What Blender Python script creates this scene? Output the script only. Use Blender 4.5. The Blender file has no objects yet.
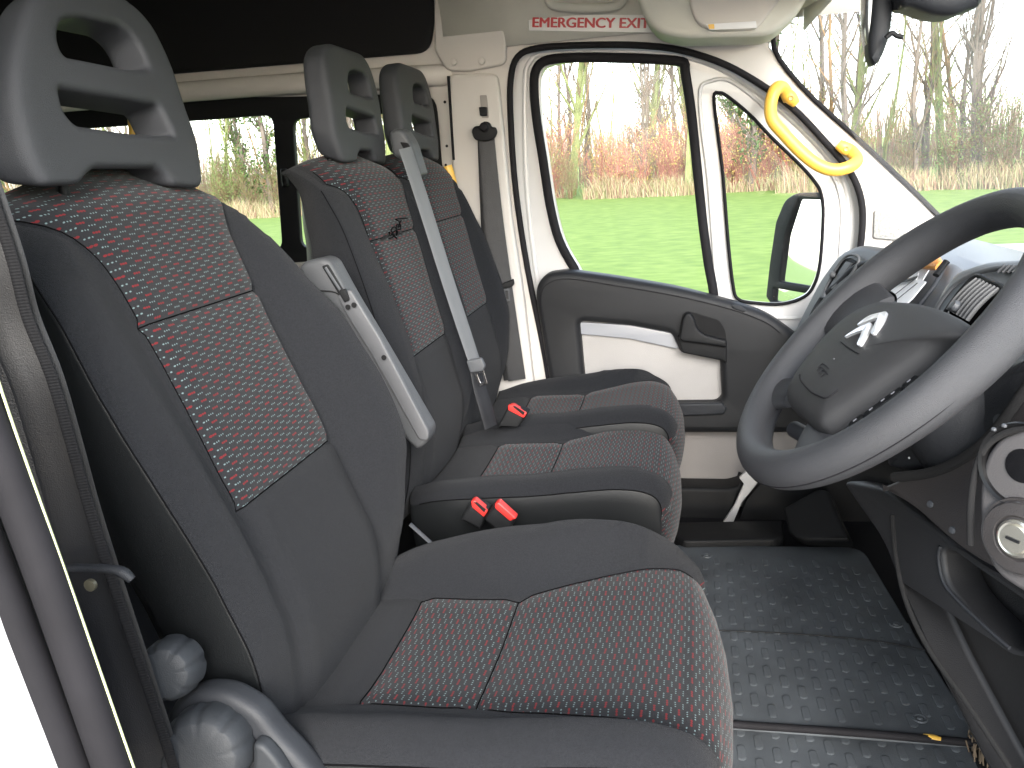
import bpy, bmesh, math, random
from mathutils import Vector, Matrix, noise
random.seed(7)
R_ = math.radians
SC = bpy.context.scene
COL = SC.collection

# ------------------------------------------------------------------ camera
F_PX = 867.78
CAMX, CAMY, CAMZ = 0.0, -1.0, 1.0
ROT = ((0.97654135, 0.20445523, -0.06756519), (0.01238637, 0.25991915, 0.96555094), (0.21497342, -0.9437373, 0.25128933))
CP = Vector((CAMX, CAMY, CAMZ))
M3 = Matrix(ROT)                      # world -> camera
cam = bpy.data.objects.new('camera', bpy.data.cameras.new('camera')); COL.objects.link(cam)
cam.data.sensor_width = 36.0; cam.data.lens = F_PX / 1024 * 36
cam.data.clip_start = 0.02; cam.data.clip_end = 3000
cam.matrix_world = Matrix.Translation(CP) @ M3.transposed().to_4x4()
SC.camera = cam
SC.view_settings.view_transform = 'Standard'; SC.view_settings.look = 'None'; SC.view_settings.gamma = 1
SC.view_settings.exposure = 2.45

# ------------------------------------------------------------------ sky and sun
SUN_EL, SUN_AZ = R_(27), R_(164)      # azimuth measured clockwise from +Y
w = bpy.data.worlds.new('World'); SC.world = w; w.use_nodes = True
nt = w.node_tree; nt.nodes.clear()
sky = nt.nodes.new('ShaderNodeTexSky'); sky.sky_type = 'NISHITA'; sky.sun_disc = False
sky.sun_elevation = SUN_EL; sky.sun_rotation = SUN_AZ; sky.dust_density = 1.0; sky.air_density = 1.0; sky.ozone_density = .6
hsv = nt.nodes.new('ShaderNodeHueSaturation'); hsv.inputs['Saturation'].default_value = .55
bg = nt.nodes.new('ShaderNodeBackground'); bg.inputs['Strength'].default_value = .15
wo = nt.nodes.new('ShaderNodeOutputWorld')
nt.links.new(sky.outputs[0], hsv.inputs['Color']); nt.links.new(hsv.outputs[0], bg.inputs[0]); nt.links.new(bg.outputs[0], wo.inputs[0])
sl = bpy.data.lights.new('sun', 'SUN'); sl.energy = 1.25; sl.angle = R_(30); sl.color = (1, .97, .93)
so = bpy.data.objects.new('sun', sl); COL.objects.link(so)
sd = Vector((math.sin(SUN_AZ) * math.cos(SUN_EL), math.cos(SUN_AZ) * math.cos(SUN_EL), math.sin(SUN_EL)))
so.rotation_euler = sd.to_track_quat('Z', 'Y').to_euler()

# ------------------------------------------------------------------ placing helpers
def ray(px, py):
    return M3.transposed() @ Vector((px - 512, -(py - 384), -F_PX))
def at(px, py, y=None, x=None, z=None):
    d = ray(px, py)
    if y is not None: t = (y - CP.y) / d.y
    elif x is not None: t = (x - CP.x) / d.x
    else: t = (z - CP.z) / d.z
    return CP + d * t
class Plane:
    """a local frame: U, V in the surface, N out of it"""
    def __init__(s, o, u, n):
        s.o = Vector(o); s.n = Vector(n).normalized()
        s.u = (Vector(u) - s.n * Vector(u).dot(s.n)).normalized(); s.v = s.n.cross(s.u)
        s.m = Matrix(((s.u.x, s.v.x, s.n.x, s.o.x), (s.u.y, s.v.y, s.n.y, s.o.y), (s.u.z, s.v.z, s.n.z, s.o.z), (0, 0, 0, 1)))
    def hit(s, px, py, h=0):
        d = ray(px, py); o = s.o + s.n * h
        p = CP + d * ((o - CP).dot(s.n) / d.dot(s.n)) - s.o
        return (p.dot(s.u), p.dot(s.v))
    def w(s, u, v, h=0): return s.o + s.u * u + s.v * v + s.n * h
def side(y): return Plane((0, y, 0), (1, 0, 0), (0, -1, 0))   # a wall plane facing the near side

# ------------------------------------------------------------------ materials
MATS = {}
def mat(name, col, rough=.5, metal=0, bump=0, bscale=300, var=0, vscale=8, spec=.5, sheen=0, coat=0, trans=0):
    if name in MATS: return MATS[name]
    m = bpy.data.materials.new(name); m.use_nodes = True; n = m.node_tree; L = n.links
    b = n.nodes['Principled BSDF']
    b.inputs['Base Color'].default_value = (*col, 1); b.inputs['Roughness'].default_value = rough
    b.inputs['Metallic'].default_value = metal; b.inputs['Specular IOR Level'].default_value = spec
    if sheen: b.inputs['Sheen Weight'].default_value = sheen; b.inputs['Sheen Roughness'].default_value = .5
    if coat: b.inputs['Coat Weight'].default_value = coat
    tc = n.nodes.new('ShaderNodeTexCoord')
    if var:
        nz = n.nodes.new('ShaderNodeTexNoise'); nz.inputs['Scale'].default_value = vscale; nz.inputs['Detail'].default_value = 6
        mr = n.nodes.new('ShaderNodeMapRange'); mr.inputs['From Min'].default_value = .3; mr.inputs['From Max'].default_value = .7
        mr.inputs['To Min'].default_value = 1 - var; mr.inputs['To Max'].default_value = 1 + var
        mx = n.nodes.new('ShaderNodeVectorMath'); mx.operation = 'SCALE'; mx.inputs[0].default_value = col
        L.new(tc.outputs['Object'], nz.inputs['Vector']); L.new(nz.outputs[0], mr.inputs[0]); L.new(mr.outputs[0], mx.inputs['Scale']); L.new(mx.outputs[0], b.inputs['Base Color'])
    if bump:
        nz = n.nodes.new('ShaderNodeTexNoise'); nz.inputs['Scale'].default_value = bscale; nz.inputs['Detail'].default_value = 3
        bp = n.nodes.new('ShaderNodeBump'); bp.inputs['Strength'].default_value = bump; bp.inputs['Distance'].default_value = .002
        L.new(tc.outputs['Object'], nz.inputs['Vector']); L.new(nz.outputs[0], bp.inputs['Height']); L.new(bp.outputs[0], b.inputs['Normal'])
    MATS[name] = m
    return m
def glass(name, tint=(1, 1, 1), gl=.05, veil=0):
    m = bpy.data.materials.new(name); m.use_nodes = True; n = m.node_tree; n.nodes.clear(); L = n.links
    o = n.nodes.new('ShaderNodeOutputMaterial'); t = n.nodes.new('ShaderNodeBsdfTransparent'); t.inputs[0].default_value = (*tint, 1)
    g = n.nodes.new('ShaderNodeBsdfGlossy'); g.inputs['Roughness'].default_value = .02
    x = n.nodes.new('ShaderNodeMixShader'); x.inputs[0].default_value = gl
    L.new(t.outputs[0], x.inputs[1]); L.new(g.outputs[0], x.inputs[2]); last = x
    if veil:
        d = n.nodes.new('ShaderNodeBsdfDiffuse'); d.inputs[0].default_value = (.8, .8, .8, 1)
        tl = n.nodes.new('ShaderNodeBsdfTranslucent'); tl.inputs[0].default_value = (.8, .8, .8, 1)
        ad = n.nodes.new('ShaderNodeAddShader'); L.new(d.outputs[0], ad.inputs[0]); L.new(tl.outputs[0], ad.inputs[1])
        nz = n.nodes.new('ShaderNodeTexNoise'); nz.inputs['Scale'].default_value = 6; nz.inputs['Detail'].default_value = 5
        mr = n.nodes.new('ShaderNodeMapRange'); mr.inputs['To Min'].default_value = veil * .4; mr.inputs['To Max'].default_value = veil * 1.6
        L.new(nz.outputs[0], mr.inputs[0])
        y = n.nodes.new('ShaderNodeMixShader'); L.new(mr.outputs[0], y.inputs[0])
        L.new(x.outputs[0], y.inputs[1]); L.new(ad.outputs[0], y.inputs[2]); last = y
    L.new(last.outputs[0], o.inputs[0])
    return m
def patterned(name, base=(.0185, .019, .021)):
    """dark woven cloth with staggered rows of three-dot dashes: one row red, two rows pale blue-grey (UV in metres)"""
    m = bpy.data.materials.new(name); m.use_nodes = True; n = m.node_tree; L = n.links; b = n.nodes['Principled BSDF']
    def math_(op, a, bb=None, c=None):
        k = n.nodes.new('ShaderNodeMath'); k.operation = op
        for i, v in enumerate((a, bb, c)):
            if v is None: continue
            if isinstance(v, (int, float)): k.inputs[i].default_value = v
            else: L.new(v, k.inputs[i])
        return k.outputs[0]
    uv = n.nodes.new('ShaderNodeUVMap'); sp = n.nodes.new('ShaderNodeSeparateXYZ'); L.new(uv.outputs[0], sp.inputs[0])
    wn = n.nodes.new('ShaderNodeTexNoise'); wn.inputs['Scale'].default_value = 60; L.new(uv.outputs[0], wn.inputs['Vector'])
    wob = math_('MULTIPLY', math_('SUBTRACT', wn.outputs[0], .5), .0016)
    U = math_('ADD', math_('ADD', sp.outputs[0], wob), 10); V = math_('ADD', math_('ADD', sp.outputs[1], wob), 10)
    row = math_('FLOOR', math_('DIVIDE', V, .0046)); rf = math_('SUBTRACT', math_('FRACT', math_('DIVIDE', V, .0046)), .5)
    us = math_('ADD', math_('DIVIDE', U, .0268), math_('MULTIPLY', math_('MODULO', row, 2), .5))
    uf = math_('FRACT', us)
    indash = math_('LESS_THAN', uf, .46)
    dot = math_('SUBTRACT', math_('FRACT', math_('MULTIPLY', uf, 3 / .46)), .5)     # one of three dots
    dx = math_('MULTIPLY', dot, .0268 * .46 / 3); dy = math_('MULTIPLY', rf, .0046)
    def disc(rx, ry):
        q = math_('ADD', math_('POWER', math_('ABSOLUTE', math_('DIVIDE', dx, rx)), 2.0), math_('POWER', math_('ABSOLUTE', math_('DIVIDE', dy, ry)), 2.0))
        return math_('MULTIPLY', math_('LESS_THAN', q, 1), indash)
    isred = math_('LESS_THAN', math_('MODULO', row, 3), .5)
    red = math_('MULTIPLY', disc(.0020, .0014), isred)
    wht = math_('MULTIPLY', disc(.00105, .00095), math_('SUBTRACT', 1, isred))
    def mixc(f, a, col):
        k = n.nodes.new('ShaderNodeMix'); k.data_type = 'RGBA'; L.new(f, k.inputs[0])
        if isinstance(a, tuple): k.inputs[6].default_value = (*a, 1)
        else: L.new(a, k.inputs[6])
        k.inputs[7].default_value = (*col, 1); return k.outputs[2]
    nz = n.nodes.new('ShaderNodeTexNoise'); nz.inputs['Scale'].default_value = 700; L.new(uv.outputs[0], nz.inputs['Vector'])
    c0 = mixc(nz.outputs[0], tuple(v * .7 for v in base), tuple(v * 1.4 for v in base))
    c1 = mixc(red, c0, (.125, .016, .019)); c2 = mixc(wht, c1, (.13, .18, .185))
    L.new(c2, b.inputs['Base Color']); b.inputs['Roughness'].default_value = .9; b.inputs['Sheen Weight'].default_value = .09
    b.inputs['Specular IOR Level'].default_value = .1
    bp = n.nodes.new('ShaderNodeBump'); bp.inputs['Strength'].default_value = .35; bp.inputs['Distance'].default_value = .001
    L.new(nz.outputs[0], bp.inputs['Height']); L.new(bp.outputs[0], b.inputs['Normal'])
    return m
def mix_noise(name, cols, scale=5, rough=.9, bump=.3, detail=8, obj=True, stretch=(1, 1, 1)):
    m = bpy.data.materials.new(name); m.use_nodes = True; n = m.node_tree; L = n.links; b = n.nodes['Principled BSDF']
    tc = n.nodes.new('ShaderNodeTexCoord'); mp = n.nodes.new('ShaderNodeMapping'); mp.inputs['Scale'].default_value = stretch
    nz = n.nodes.new('ShaderNodeTexNoise'); nz.inputs['Scale'].default_value = scale; nz.inputs['Detail'].default_value = detail
    cr = n.nodes.new('ShaderNodeValToRGB'); e = cr.color_ramp.elements
    while len(e) < len(cols): e.new(.5)
    for i, c in enumerate(cols): e[i].position = .3 + .4 * i / (len(cols) - 1); e[i].color = (*c, 1)
    L.new(tc.outputs['Object'], mp.inputs[0]); L.new(mp.outputs[0], nz.inputs['Vector']); L.new(nz.outputs[0], cr.inputs[0]); L.new(cr.outputs[0], b.inputs['Base Color'])
    b.inputs['Roughness'].default_value = rough
    if bump:
        bp = n.nodes.new('ShaderNodeBump'); bp.inputs['Strength'].default_value = bump; L.new(nz.outputs[0], bp.inputs['Height']); L.new(bp.outputs[0], b.inputs['Normal'])
    return m

M_PLAIN = mat('plain_cloth', (.0155, .0165, .0190), .92, bump=.8, bscale=1100, var=.20, vscale=420, spec=.10, sheen=.06)
M_PAT = patterned('dotted_cloth')
M_VINYL = mat('black_vinyl', (.009, .010, .0108), .42, spec=.3, bump=.25, bscale=900, var=.1)
M_HR = mat('headrest_plastic', (.036, .038, .043), .55, bump=.5, bscale=1300, var=.06)
M_SEAM = mat('seam_thread', (.006, .006, .0065), 1.0, spec=0)
M_BLACK = mat('black_plastic', (.010, .0105, .0115), .5, spec=.22, bump=.35, bscale=900, var=.1)
M_DARK = mat('dark_grey_plastic', (.022, .024, .028), .5, spec=.3, bump=.4, bscale=900, var=.1)
M_PAD = mat('door_pad_black', (.014, .0148, .0165), .5, spec=.3, bump=.35, bscale=900, var=.1)
M_GREY = mat('grey_plastic', (.075, .08, .088), .48, bump=.15, bscale=600, var=.05)
M_GREYD = mat('mid_grey_plastic', (.07, .073, .078), .5, bump=.3, bscale=900, var=.06)
M_CREAM = mat('cream_trim', (.56, .535, .505), .6, bump=.15, bscale=500, var=.05, vscale=3)
M_WHITE = mat('white_paint', (.58, .578, .575), .3, var=.03, coat=.3)
M_TAUPE = mat('taupe_trim', (.30, .28, .26), .6, bump=.25, bscale=800, var=.05)
M_DASHL = mat('knee_panel_grey', (.034, .031, .031), .5, bump=.3, bscale=900, var=.06)
M_RUBBER = mat('black_rubber', (.012, .0115, .0135), .75, spec=.2, var=.15, vscale=20)
M_WHEEL = mat('wheel_grip', (.037, .038, .042), .5, bump=.6, bscale=1200, var=.08)
M_HUB = mat('wheel_hub_plastic', (.024, .024, .0255), .6, bump=.5, bscale=1500, var=.06)
M_CHROME = mat('chrome', (.85, .85, .87), .18, metal=1)
M_YEL = mat('yellow_plastic', (.76, .45, .07), .38, var=.05)
M_RED = mat('red_button_plastic', (.62, .035, .03), .4)
M_BELT = mat('belt_webbing', (.011, .0115, .0135), .5, bump=.5, bscale=500, var=.2, vscale=40)
M_BELTG = mat('grey_belt_webbing', (.11, .115, .12), .5, bump=.3, bscale=700)
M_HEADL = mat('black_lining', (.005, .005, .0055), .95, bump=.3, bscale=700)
M_CEIL = mat('ceiling_trim', (.58, .575, .52), .85, bump=.3, bscale=700, var=.05)
M_SIGN = mat('sign_white', (.8, .78, .76), .4); M_SIGNR = mat('sign_red', (.5, .012, .02), .4)
M_GLASS = glass('window_glass', gl=.012); M_WSG = glass('windscreen_glass', gl=.03, veil=.05)
M_MIRROR = mat('mirror_silver', (.9, .92, .92), .03, metal=1)
M_PAPER = mat('paper', (.75, .76, .78), .6); M_ORANGE = mat('orange_wrapper', (.62, .25, .05), .5)
M_SILVER = mat('silver_trim', (.42, .42, .45), .35, metal=.3)
M_MAT = mat('rubber_mat', (.085, .095, .104), .6, bump=.3, bscale=500, var=.25, vscale=9)

# ------------------------------------------------------------------ object helpers
def tag(o, label=None, cat=None, group=None, kind=None):
    if label: o['label'] = label
    if cat: o['category'] = cat
    if group: o['group'] = group
    if kind: o['kind'] = kind
    return o
def thing(name, loc, label, cat, group=None):
    o = bpy.data.objects.new(name, None); o.empty_display_size = .05; COL.objects.link(o); o.location = loc
    return tag(o, label, cat, group)
def link(name, me, parent=None, m=None):
    o = bpy.data.objects.new(name, me); COL.objects.link(o)
    if m is not None:
        me.materials.clear()
        for k in (m if isinstance(m, (list, tuple)) else [m]): me.materials.append(k)
    if parent is not None:
        chain = Matrix.Identity(4); p = parent
        mats = []
        while p is not None:
            mats.append(p); p = p.parent
        for q in reversed(mats): chain = chain @ q.matrix_parent_inverse @ Matrix.LocRotScale(q.location, q.rotation_euler, q.scale)
        o.parent = parent; o.matrix_parent_inverse = chain.inverted()
    return o
def mesh(name, vs, fs, m, parent=None, smooth=True, mi=None, uvs=None, sub=0, angle=None):
    me = bpy.data.meshes.new(name); me.from_pydata([tuple(v) for v in vs], [], fs); me.validate(); 
    bm = bmesh.new(); bm.from_mesh(me); bmesh.ops.recalc_face_normals(bm, faces=bm.faces) if mi is None and uvs is None else None; bm.to_mesh(me); bm.free()
    if uvs is not None:
        ul = me.uv_layers.new(name='UVMap')
        for l in me.loops: ul.data[l.index].uv = uvs[l.vertex_index]
    o = link(name, me, parent, m)
    if mi is not None:
        for p, k in zip(me.polygons, mi): p.material_index = k
    for p in me.polygons: p.use_smooth = smooth
    if angle and smooth: 
        try: me.set_sharp_from_angle(angle=R_(angle))
        except Exception: pass
    if sub:
        s = o.modifiers.new('sub', 'SUBSURF'); s.levels = s.render_levels = sub
    return o
def box(name, c, s, m, parent=None, bev=.004, M=None, seg=3):
    bm = bmesh.new(); bmesh.ops.create_cube(bm, size=1)
    for v in bm.verts: v.co = Vector((v.co.x * s[0], v.co.y * s[1], v.co.z * s[2]))
    if bev: bmesh.ops.bevel(bm, geom=list(bm.edges), offset=bev, segments=seg, profile=.5, affect='EDGES')
    T = Matrix.Translation(Vector(c)) if M is None else M @ Matrix.Translation(Vector(c))
    bmesh.ops.transform(bm, matrix=T, verts=bm.verts)
    me = bpy.data.meshes.new(name); bm.to_mesh(me); bm.free()
    for p in me.polygons: p.use_smooth = True
    me.set_sharp_from_angle(angle=R_(40))
    return link(name, me, parent, m)
def rnd(pts, r=.01, n=5):
    out = []; N = len(pts)
    for i in range(N):
        p = Vector(pts[i][:2]); a = Vector(pts[i - 1][:2]); b = Vector(pts[(i + 1) % N][:2])
        rr = pts[i][2] if len(pts[i]) > 2 else r
        da = a - p; db = b - p; k = min(rr, da.length * .45, db.length * .45)
        p1 = p + da.normalized() * k; p2 = p + db.normalized() * k
        for j in range(n + 1):
            t = j / n; out.append(((1 - t) ** 2 * p1 + 2 * t * (1 - t) * p + t * t * p2)[:])
    return out
def cat(pts, n=6, closed=True):
    P_ = [Vector(p) for p in pts]; N = len(P_); out = []
    rng = range(N) if closed else range(N - 1)
    for i in rng:
        if closed: a, b, c, d = P_[i - 1], P_[i], P_[(i + 1) % N], P_[(i + 2) % N]
        else: a, b, c, d = P_[max(i - 1, 0)], P_[i], P_[i + 1], P_[min(i + 2, N - 1)]
        for j in range(n):
            t = j / n
            out.append(.5 * ((2 * b) + (c - a) * t + (2 * a - 5 * b + 4 * c - d) * t * t + (3 * b - a - 3 * c + d) * t ** 3))
    if not closed: out.append(P_[-1])
    return out
def plate_local(name, loops, T, thick, bev, m, parent=None, res=3, angle=45, front=0):
    """2-D loops (first the outline, the rest holes) as a solid plate; its front face lies at local height FRONT"""
    cu = bpy.data.curves.new(name, 'CURVE'); cu.dimensions = '2D'; cu.fill_mode = 'BOTH'
    cu.extrude = max(thick / 2 - bev, .0001); cu.bevel_depth = bev; cu.bevel_resolution = res; cu.offset = -bev
    for lp in loops:
        s = cu.splines.new('POLY'); s.points.add(len(lp) - 1)
        for q, p in zip(s.points, lp): q.co = (p[0], p[1], 0, 1)
        s.use_cyclic_u = True
    t = bpy.data.objects.new(name, cu); COL.objects.link(t)
    dg = bpy.context.evaluated_depsgraph_get(); dg.update()
    me = bpy.data.meshes.new_from_object(t.evaluated_get(dg)); bpy.data.objects.remove(t); bpy.data.curves.remove(cu)
    bm = bmesh.new(); bm.from_mesh(me); bmesh.ops.remove_doubles(bm, verts=bm.verts, dist=1e-5)
    bmesh.ops.transform(bm, matrix=T @ Matrix.Translation((0, 0, front - thick / 2)), verts=bm.verts)
    bm.to_mesh(me); bm.free()
    for p in me.polygons: p.use_smooth = True
    me.set_sharp_from_angle(angle=R_(angle))
    return link(name, me, parent, m)
def plate(name, loops, y, thick, bev, m, parent=None, sm=None, pl=None, rad=.008, front=0, h=0, **k):
    """loops traced in picture coordinates on the wall plane at Y (or on plane PL), made into a solid plate"""
    pl = pl or side(y); out = []
    for i, lp in enumerate(loops):
        q = [(*pl.hit(p[0], p[1], h), *p[2:]) for p in lp]
        out.append([tuple(v)[:2] for v in cat([(a[0], a[1], 0) for a in q], 5)] if sm and sm[i] else rnd(q, rad))
    return plate_local(name, out, pl.m, thick, bev, m, parent, front=front + h, **k)
def sweep(name, path, rad, m, parent=None, closed=False, n=12, up=(0, 0, 1), smooth=5, caps=True, prof=None):
    """tube along PATH; RAD one radius, or (a, b), or one of these per point; PROF an own section"""
    P0 = [Vector(p) for p in path]
    per = isinstance(rad, list)
    rr = rad if per else [rad] * len(P0)
    rr = [r if isinstance(r, tuple) else (r, r) for r in rr]
    if smooth:
        P1 = cat(P0, smooth, closed); R1 = [tuple(v)[:2] for v in cat([(a, b, 0) for a, b in rr], smooth, closed)]
    else: P1, R1 = P0, rr
    N = len(P1); vs = []; fs = []
    prof = prof or [(math.cos(2 * math.pi * i / n), math.sin(2 * math.pi * i / n)) for i in range(n)]
    n = len(prof); up = Vector(up); prev = None
    for i, p in enumerate(P1):
        a = P1[i - 1] if (i or closed) else p; b = P1[(i + 1) % N] if (i < N - 1 or closed) else p
        t = (b - a).normalized(); s = t.cross(up)
        if s.length < 1e-4: s = prev or Vector((1, 0, 0))
        s.normalize()
        if prev is not None and s.dot(prev) < 0 and not closed: s = -s
        prev = s; u = s.cross(t)
        for (x, y) in prof: vs.append(p + s * x * R1[i][0] + u * y * R1[i][1])
    for i in range(N if closed else N - 1):
        for j in range(n):
            a = i * n + j; b = i * n + (j + 1) % n; c = ((i + 1) % N) * n + (j + 1) % n; d = ((i + 1) % N) * n + j
            fs.append((a, b, c, d))
    if not closed and caps: fs.append(tuple(range(n))[::-1]); fs.append(tuple((N - 1) * n + j for j in range(n)))
    return mesh(name, vs, fs, m, parent, angle=50)
RECT = [(-1, -1), (1, -1), (1, 1), (-1, 1)]
def lathe(name, prof, pl, m, parent=None, n=40, mod=None, c=(0, 0)):
    """PROF (radius, height) turned round the normal of PL; MOD(radius, height, angle) may change the radius"""
    vs = []; fs = []; k = len(prof)
    for i in range(n):
        a = 2 * math.pi * i / n
        for (r, h) in prof:
            q = mod(r, h, a) if mod else r
            vs.append(pl.w(c[0] + q * math.cos(a), c[1] + q * math.sin(a), h))
    for i in range(n):
        for j in range(k - 1): fs.append((i * k + j, ((i + 1) % n) * k + j, ((i + 1) % n) * k + j + 1, i * k + j + 1))
    fs.append(tuple(i * k + k - 1 for i in range(n)))
    return mesh(name, vs, fs, m, parent, angle=35)
def lerp(tab, t):
    if t <= tab[0][0]: return tab[0][1]
    for (a, x), (b, y) in zip(tab, tab[1:]):
        if t <= b:
            s = (t - a) / (b - a); s = s * s * (3 - 2 * s) if len(tab) > 2 else s
            return x + (y - x) * s
    return tab[-1][1]
def lin(tab, t):
    if t <= tab[0][0]: return tab[0][1]
    for (a, x), (b, y) in zip(tab, tab[1:]):
        if t <= b: return x + (y - x) * (t - a) / (b - a)
    return tab[-1][1]
def clin(tab, t):        # smooth table: average of nearby samples
    return sum(lin(tab, t + d) for d in (-.02, -.01, 0, .01, .02)) / 5
def copy_tree(o, parent=None):
    c = o.copy(); COL.objects.link(c)
    if parent is not None: c.parent = parent; c.matrix_parent_inverse = o.matrix_parent_inverse.copy()
    for ch in list(o.children): copy_tree(ch, c)
    return c
def text_mesh(name, s, size, m, parent, T, depth=.0006, bold=.0, sx=1):
    cu = bpy.data.curves.new(name, 'FONT'); cu.body = s; cu.size = size; cu.extrude = depth; cu.offset = bold; cu.align_x = 'CENTER'; cu.align_y = 'CENTER'
    t = bpy.data.objects.new(name, cu); COL.objects.link(t)
    dg = bpy.context.evaluated_depsgraph_get(); dg.update()
    me = bpy.data.meshes.new_from_object(t.evaluated_get(dg)); bpy.data.objects.remove(t)
    me.transform(T @ Matrix.Diagonal((sx, 1, 1, 1)))
    return link(name, me, parent, m)

# ------------------------------------------------------------------ van body
tag(box('floor', (-.9, .42, -.04), (5.2, 2.0, .05), M_RUBBER, bev=.003), kind='structure')
van = thing('van_body', (-.5, .4, -.02), 'white painted van body with pale cream cabin walls and pillars', 'van body')
SEAL = [(556, 440), (546, 360), (528, 270), (516, 190), (511, 120), (511, 80), (518, 57), (540, 48), (600, 45), (660, 47), (705, 57), (745, 75), (790, 106), (825, 142), (850, 172), (861, 200), (862, 230), (857, 262), (845, 300), (838, 380), (835, 440), (800, 560), (560, 560)]
YW = 1.39
# side wall with door opening, rear side windows, and the windscreen edge as its front outline
def pw(y, *pts): return [side(y).hit(*p[:2]) for p in pts]
door_hole = [tuple(v)[:2] for v in cat([(*side(YW).hit(*p), 0) for p in SEAL], 4)]
ws_edge = pw(YW, (812, 0), (795, 16), (773, 38), (768, 45), (800, 85), (870, 150), (930, 207), (966, 246))
outer = [(-4.0, -.05), (-4.0, 1.56), (.35, 1.56)] + ws_edge + [(1.05, .70), (1.05, -.05)]
W1 = rnd([side(YW).hit(-60, 108), side(YW).hit(184, 100), side(YW).hit(291, 97), side(YW).hit(296, 175), side(YW).hit(303, 262), side(YW).hit(-60, 262)][::1], .03)
W1 = rnd([(-2.55, 1.235), (-1.46, 1.235), (-1.14, 1.21), (-.70, 1.185), (-.70, .745), (-2.55, .745)], .05)
plate_local('side_wall', [rnd(outer, .02, 3), W1, door_hole], side(YW).m, .03, .004, M_CREAM, van)
sweep('door_opening_seal', [side(YW - .004).w(u, v, 0) for u, v in door_hole[:88]], .0085, M_RUBBER, van, n=8, smooth=0, up=(0, 1, 0))
# rear side windows: black surround, divider and panes
plate_local('rear_window_surround', [rnd([(-2.56, 1.24), (-1.46, 1.24), (-.69, 1.19), (-.69, .735), (-2.56, .735)], .05), rnd([(-2.45, 1.18), (-1.19, 1.165), (-1.215, .785), (-2.45, .785)][::-1], .03), rnd([(-1.13, 1.15), (-.74, 1.14), (-.74, .785), (-1.155, .785)][::-1], .03)], side(YW + .005).m, .02, .003, M_BLACK, van)
for a, b in ((-2.48, -1.18), (-1.17, -.7)):
    g = box('rear_window', ((a + b) / 2, YW + .032, .97), (b - a, .004, .44), M_GLASS, van, bev=0)
box('window_latch', (-1.168, YW - .012, .99), (.018, .016, .05), M_BLACK, van, bev=.004)
# rail above the windows and the black lining panel
sweep('window_rail', [(-3.6, YW - .02, 1.262), (-1.5, YW - .02, 1.247), (-.9, YW - .02, 1.235), (-.72, YW - .015, 1.23), (-.66, YW + .01, 1.228)], (.028, .022), M_CREAM, van, n=12, up=(0, 1, 0))
plate('black_lining_panel', [[(-700, 146), (-700, -200), (431, -140), (433, 20, .06), (428, 52, .05)]], YW - .03, .03, .012, M_HEADL, van, rad=.03, front=0)
# ceiling, near wall, bulkhead sides that shade the cabin
box('headliner', (-1.75, .40, 1.575), (4.5, 2.06, .03), M_CEIL, van, bev=.003)
box('rear_near_wall', (-2.28, -.60, .80), (3.44, .03, 1.52), M_CREAM, van, bev=.003)
box('rear_wall', (-4.0, .40, .75), (.03, 2.0, 1.6), M_CREAM, van, bev=.003)
# roof edge above the door: coved pelmet
cv = []
for x0 in (-.62, 1.0): pass
prof = [(YW - .012, 1.285), (YW - .02, 1.36), (YW - .05, 1.44), (YW - .13, 1.52), (YW - .3, 1.557)]
vs = [(x, y, z) for x in (-.66, -.3, .1, .5) for (y, z) in prof]; n = len(prof)
fs = [(i * n + j, i * n + j + 1, (i + 1) * n + j + 1, (i + 1) * n + j) for i in range(3) for j in range(n - 1)]
o = mesh('roof_cove', vs, fs, M_CEIL, van); o.modifiers.new('s', 'SOLIDIFY').thickness = .006
# pillar trim between the rear window and the door opening
plate('pillar_trim', [[(449, 74, .02), (497, 73, .02), (503, 130), (511, 215), (524, 300), (540, 440), (470, 440), (459, 260), (452, 160)]], YW - .03, .028, .008, M_CREAM, van, front=0)
plate('pillar_seam', [[(447, 76), (449.5, 76), (455, 160), (452.5, 160)]], YW - .0305, .006, .001, M_RUBBER, van, front=.002, rad=.001)
plate('upper_trim', [[(433, -60), (504, -60), (506, 64, .02), (470, 71), (446, 71, .02), (434, 50)]], YW - .022, .02, .008, M_CREAM, van, front=0)
for q in ((445, 102), (447, 146), (446, 165)):
    p = side(YW - .017).hit(*q); lathe('trim_plug', [(0, 0), (.004, .002), (.001, .003)], Plane(side(YW - .017).w(*p), (1, 0, 0), (0, -1, 0)), M_BLACK, van, n=12)
for q in ((454, 62), (482, 61)):
    p = side(YW - .03).hit(*q); lathe('trim_plug', [(.009, 0), (.008, .004), (.004, .005)], Plane(side(YW - .03).w(*p), (1, 0, 0), (0, -1, 0)), M_CREAM, van, n=16)
plate('adjuster_slot', [[(480, 95), (487, 95), (489, 118), (482, 118)]], YW - .031, .006, .001, M_TAUPE, van, front=.003, rad=.004)
plate('adjuster_button', [[(479, 107), (487, 107), (487, 116), (480, 116)]], YW - .04, .012, .003, M_BLACK, van, front=.003, rad=.003)
plate('pillar_grille', [[(874, 210), (897, 212), (908, 241), (873, 238)]], YW - .004, .008, .002, mat('grille_grey', (.27, .27, .26), .8, bump=1, bscale=260, var=.3, vscale=150), van, front=.006, rad=.006)
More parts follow.
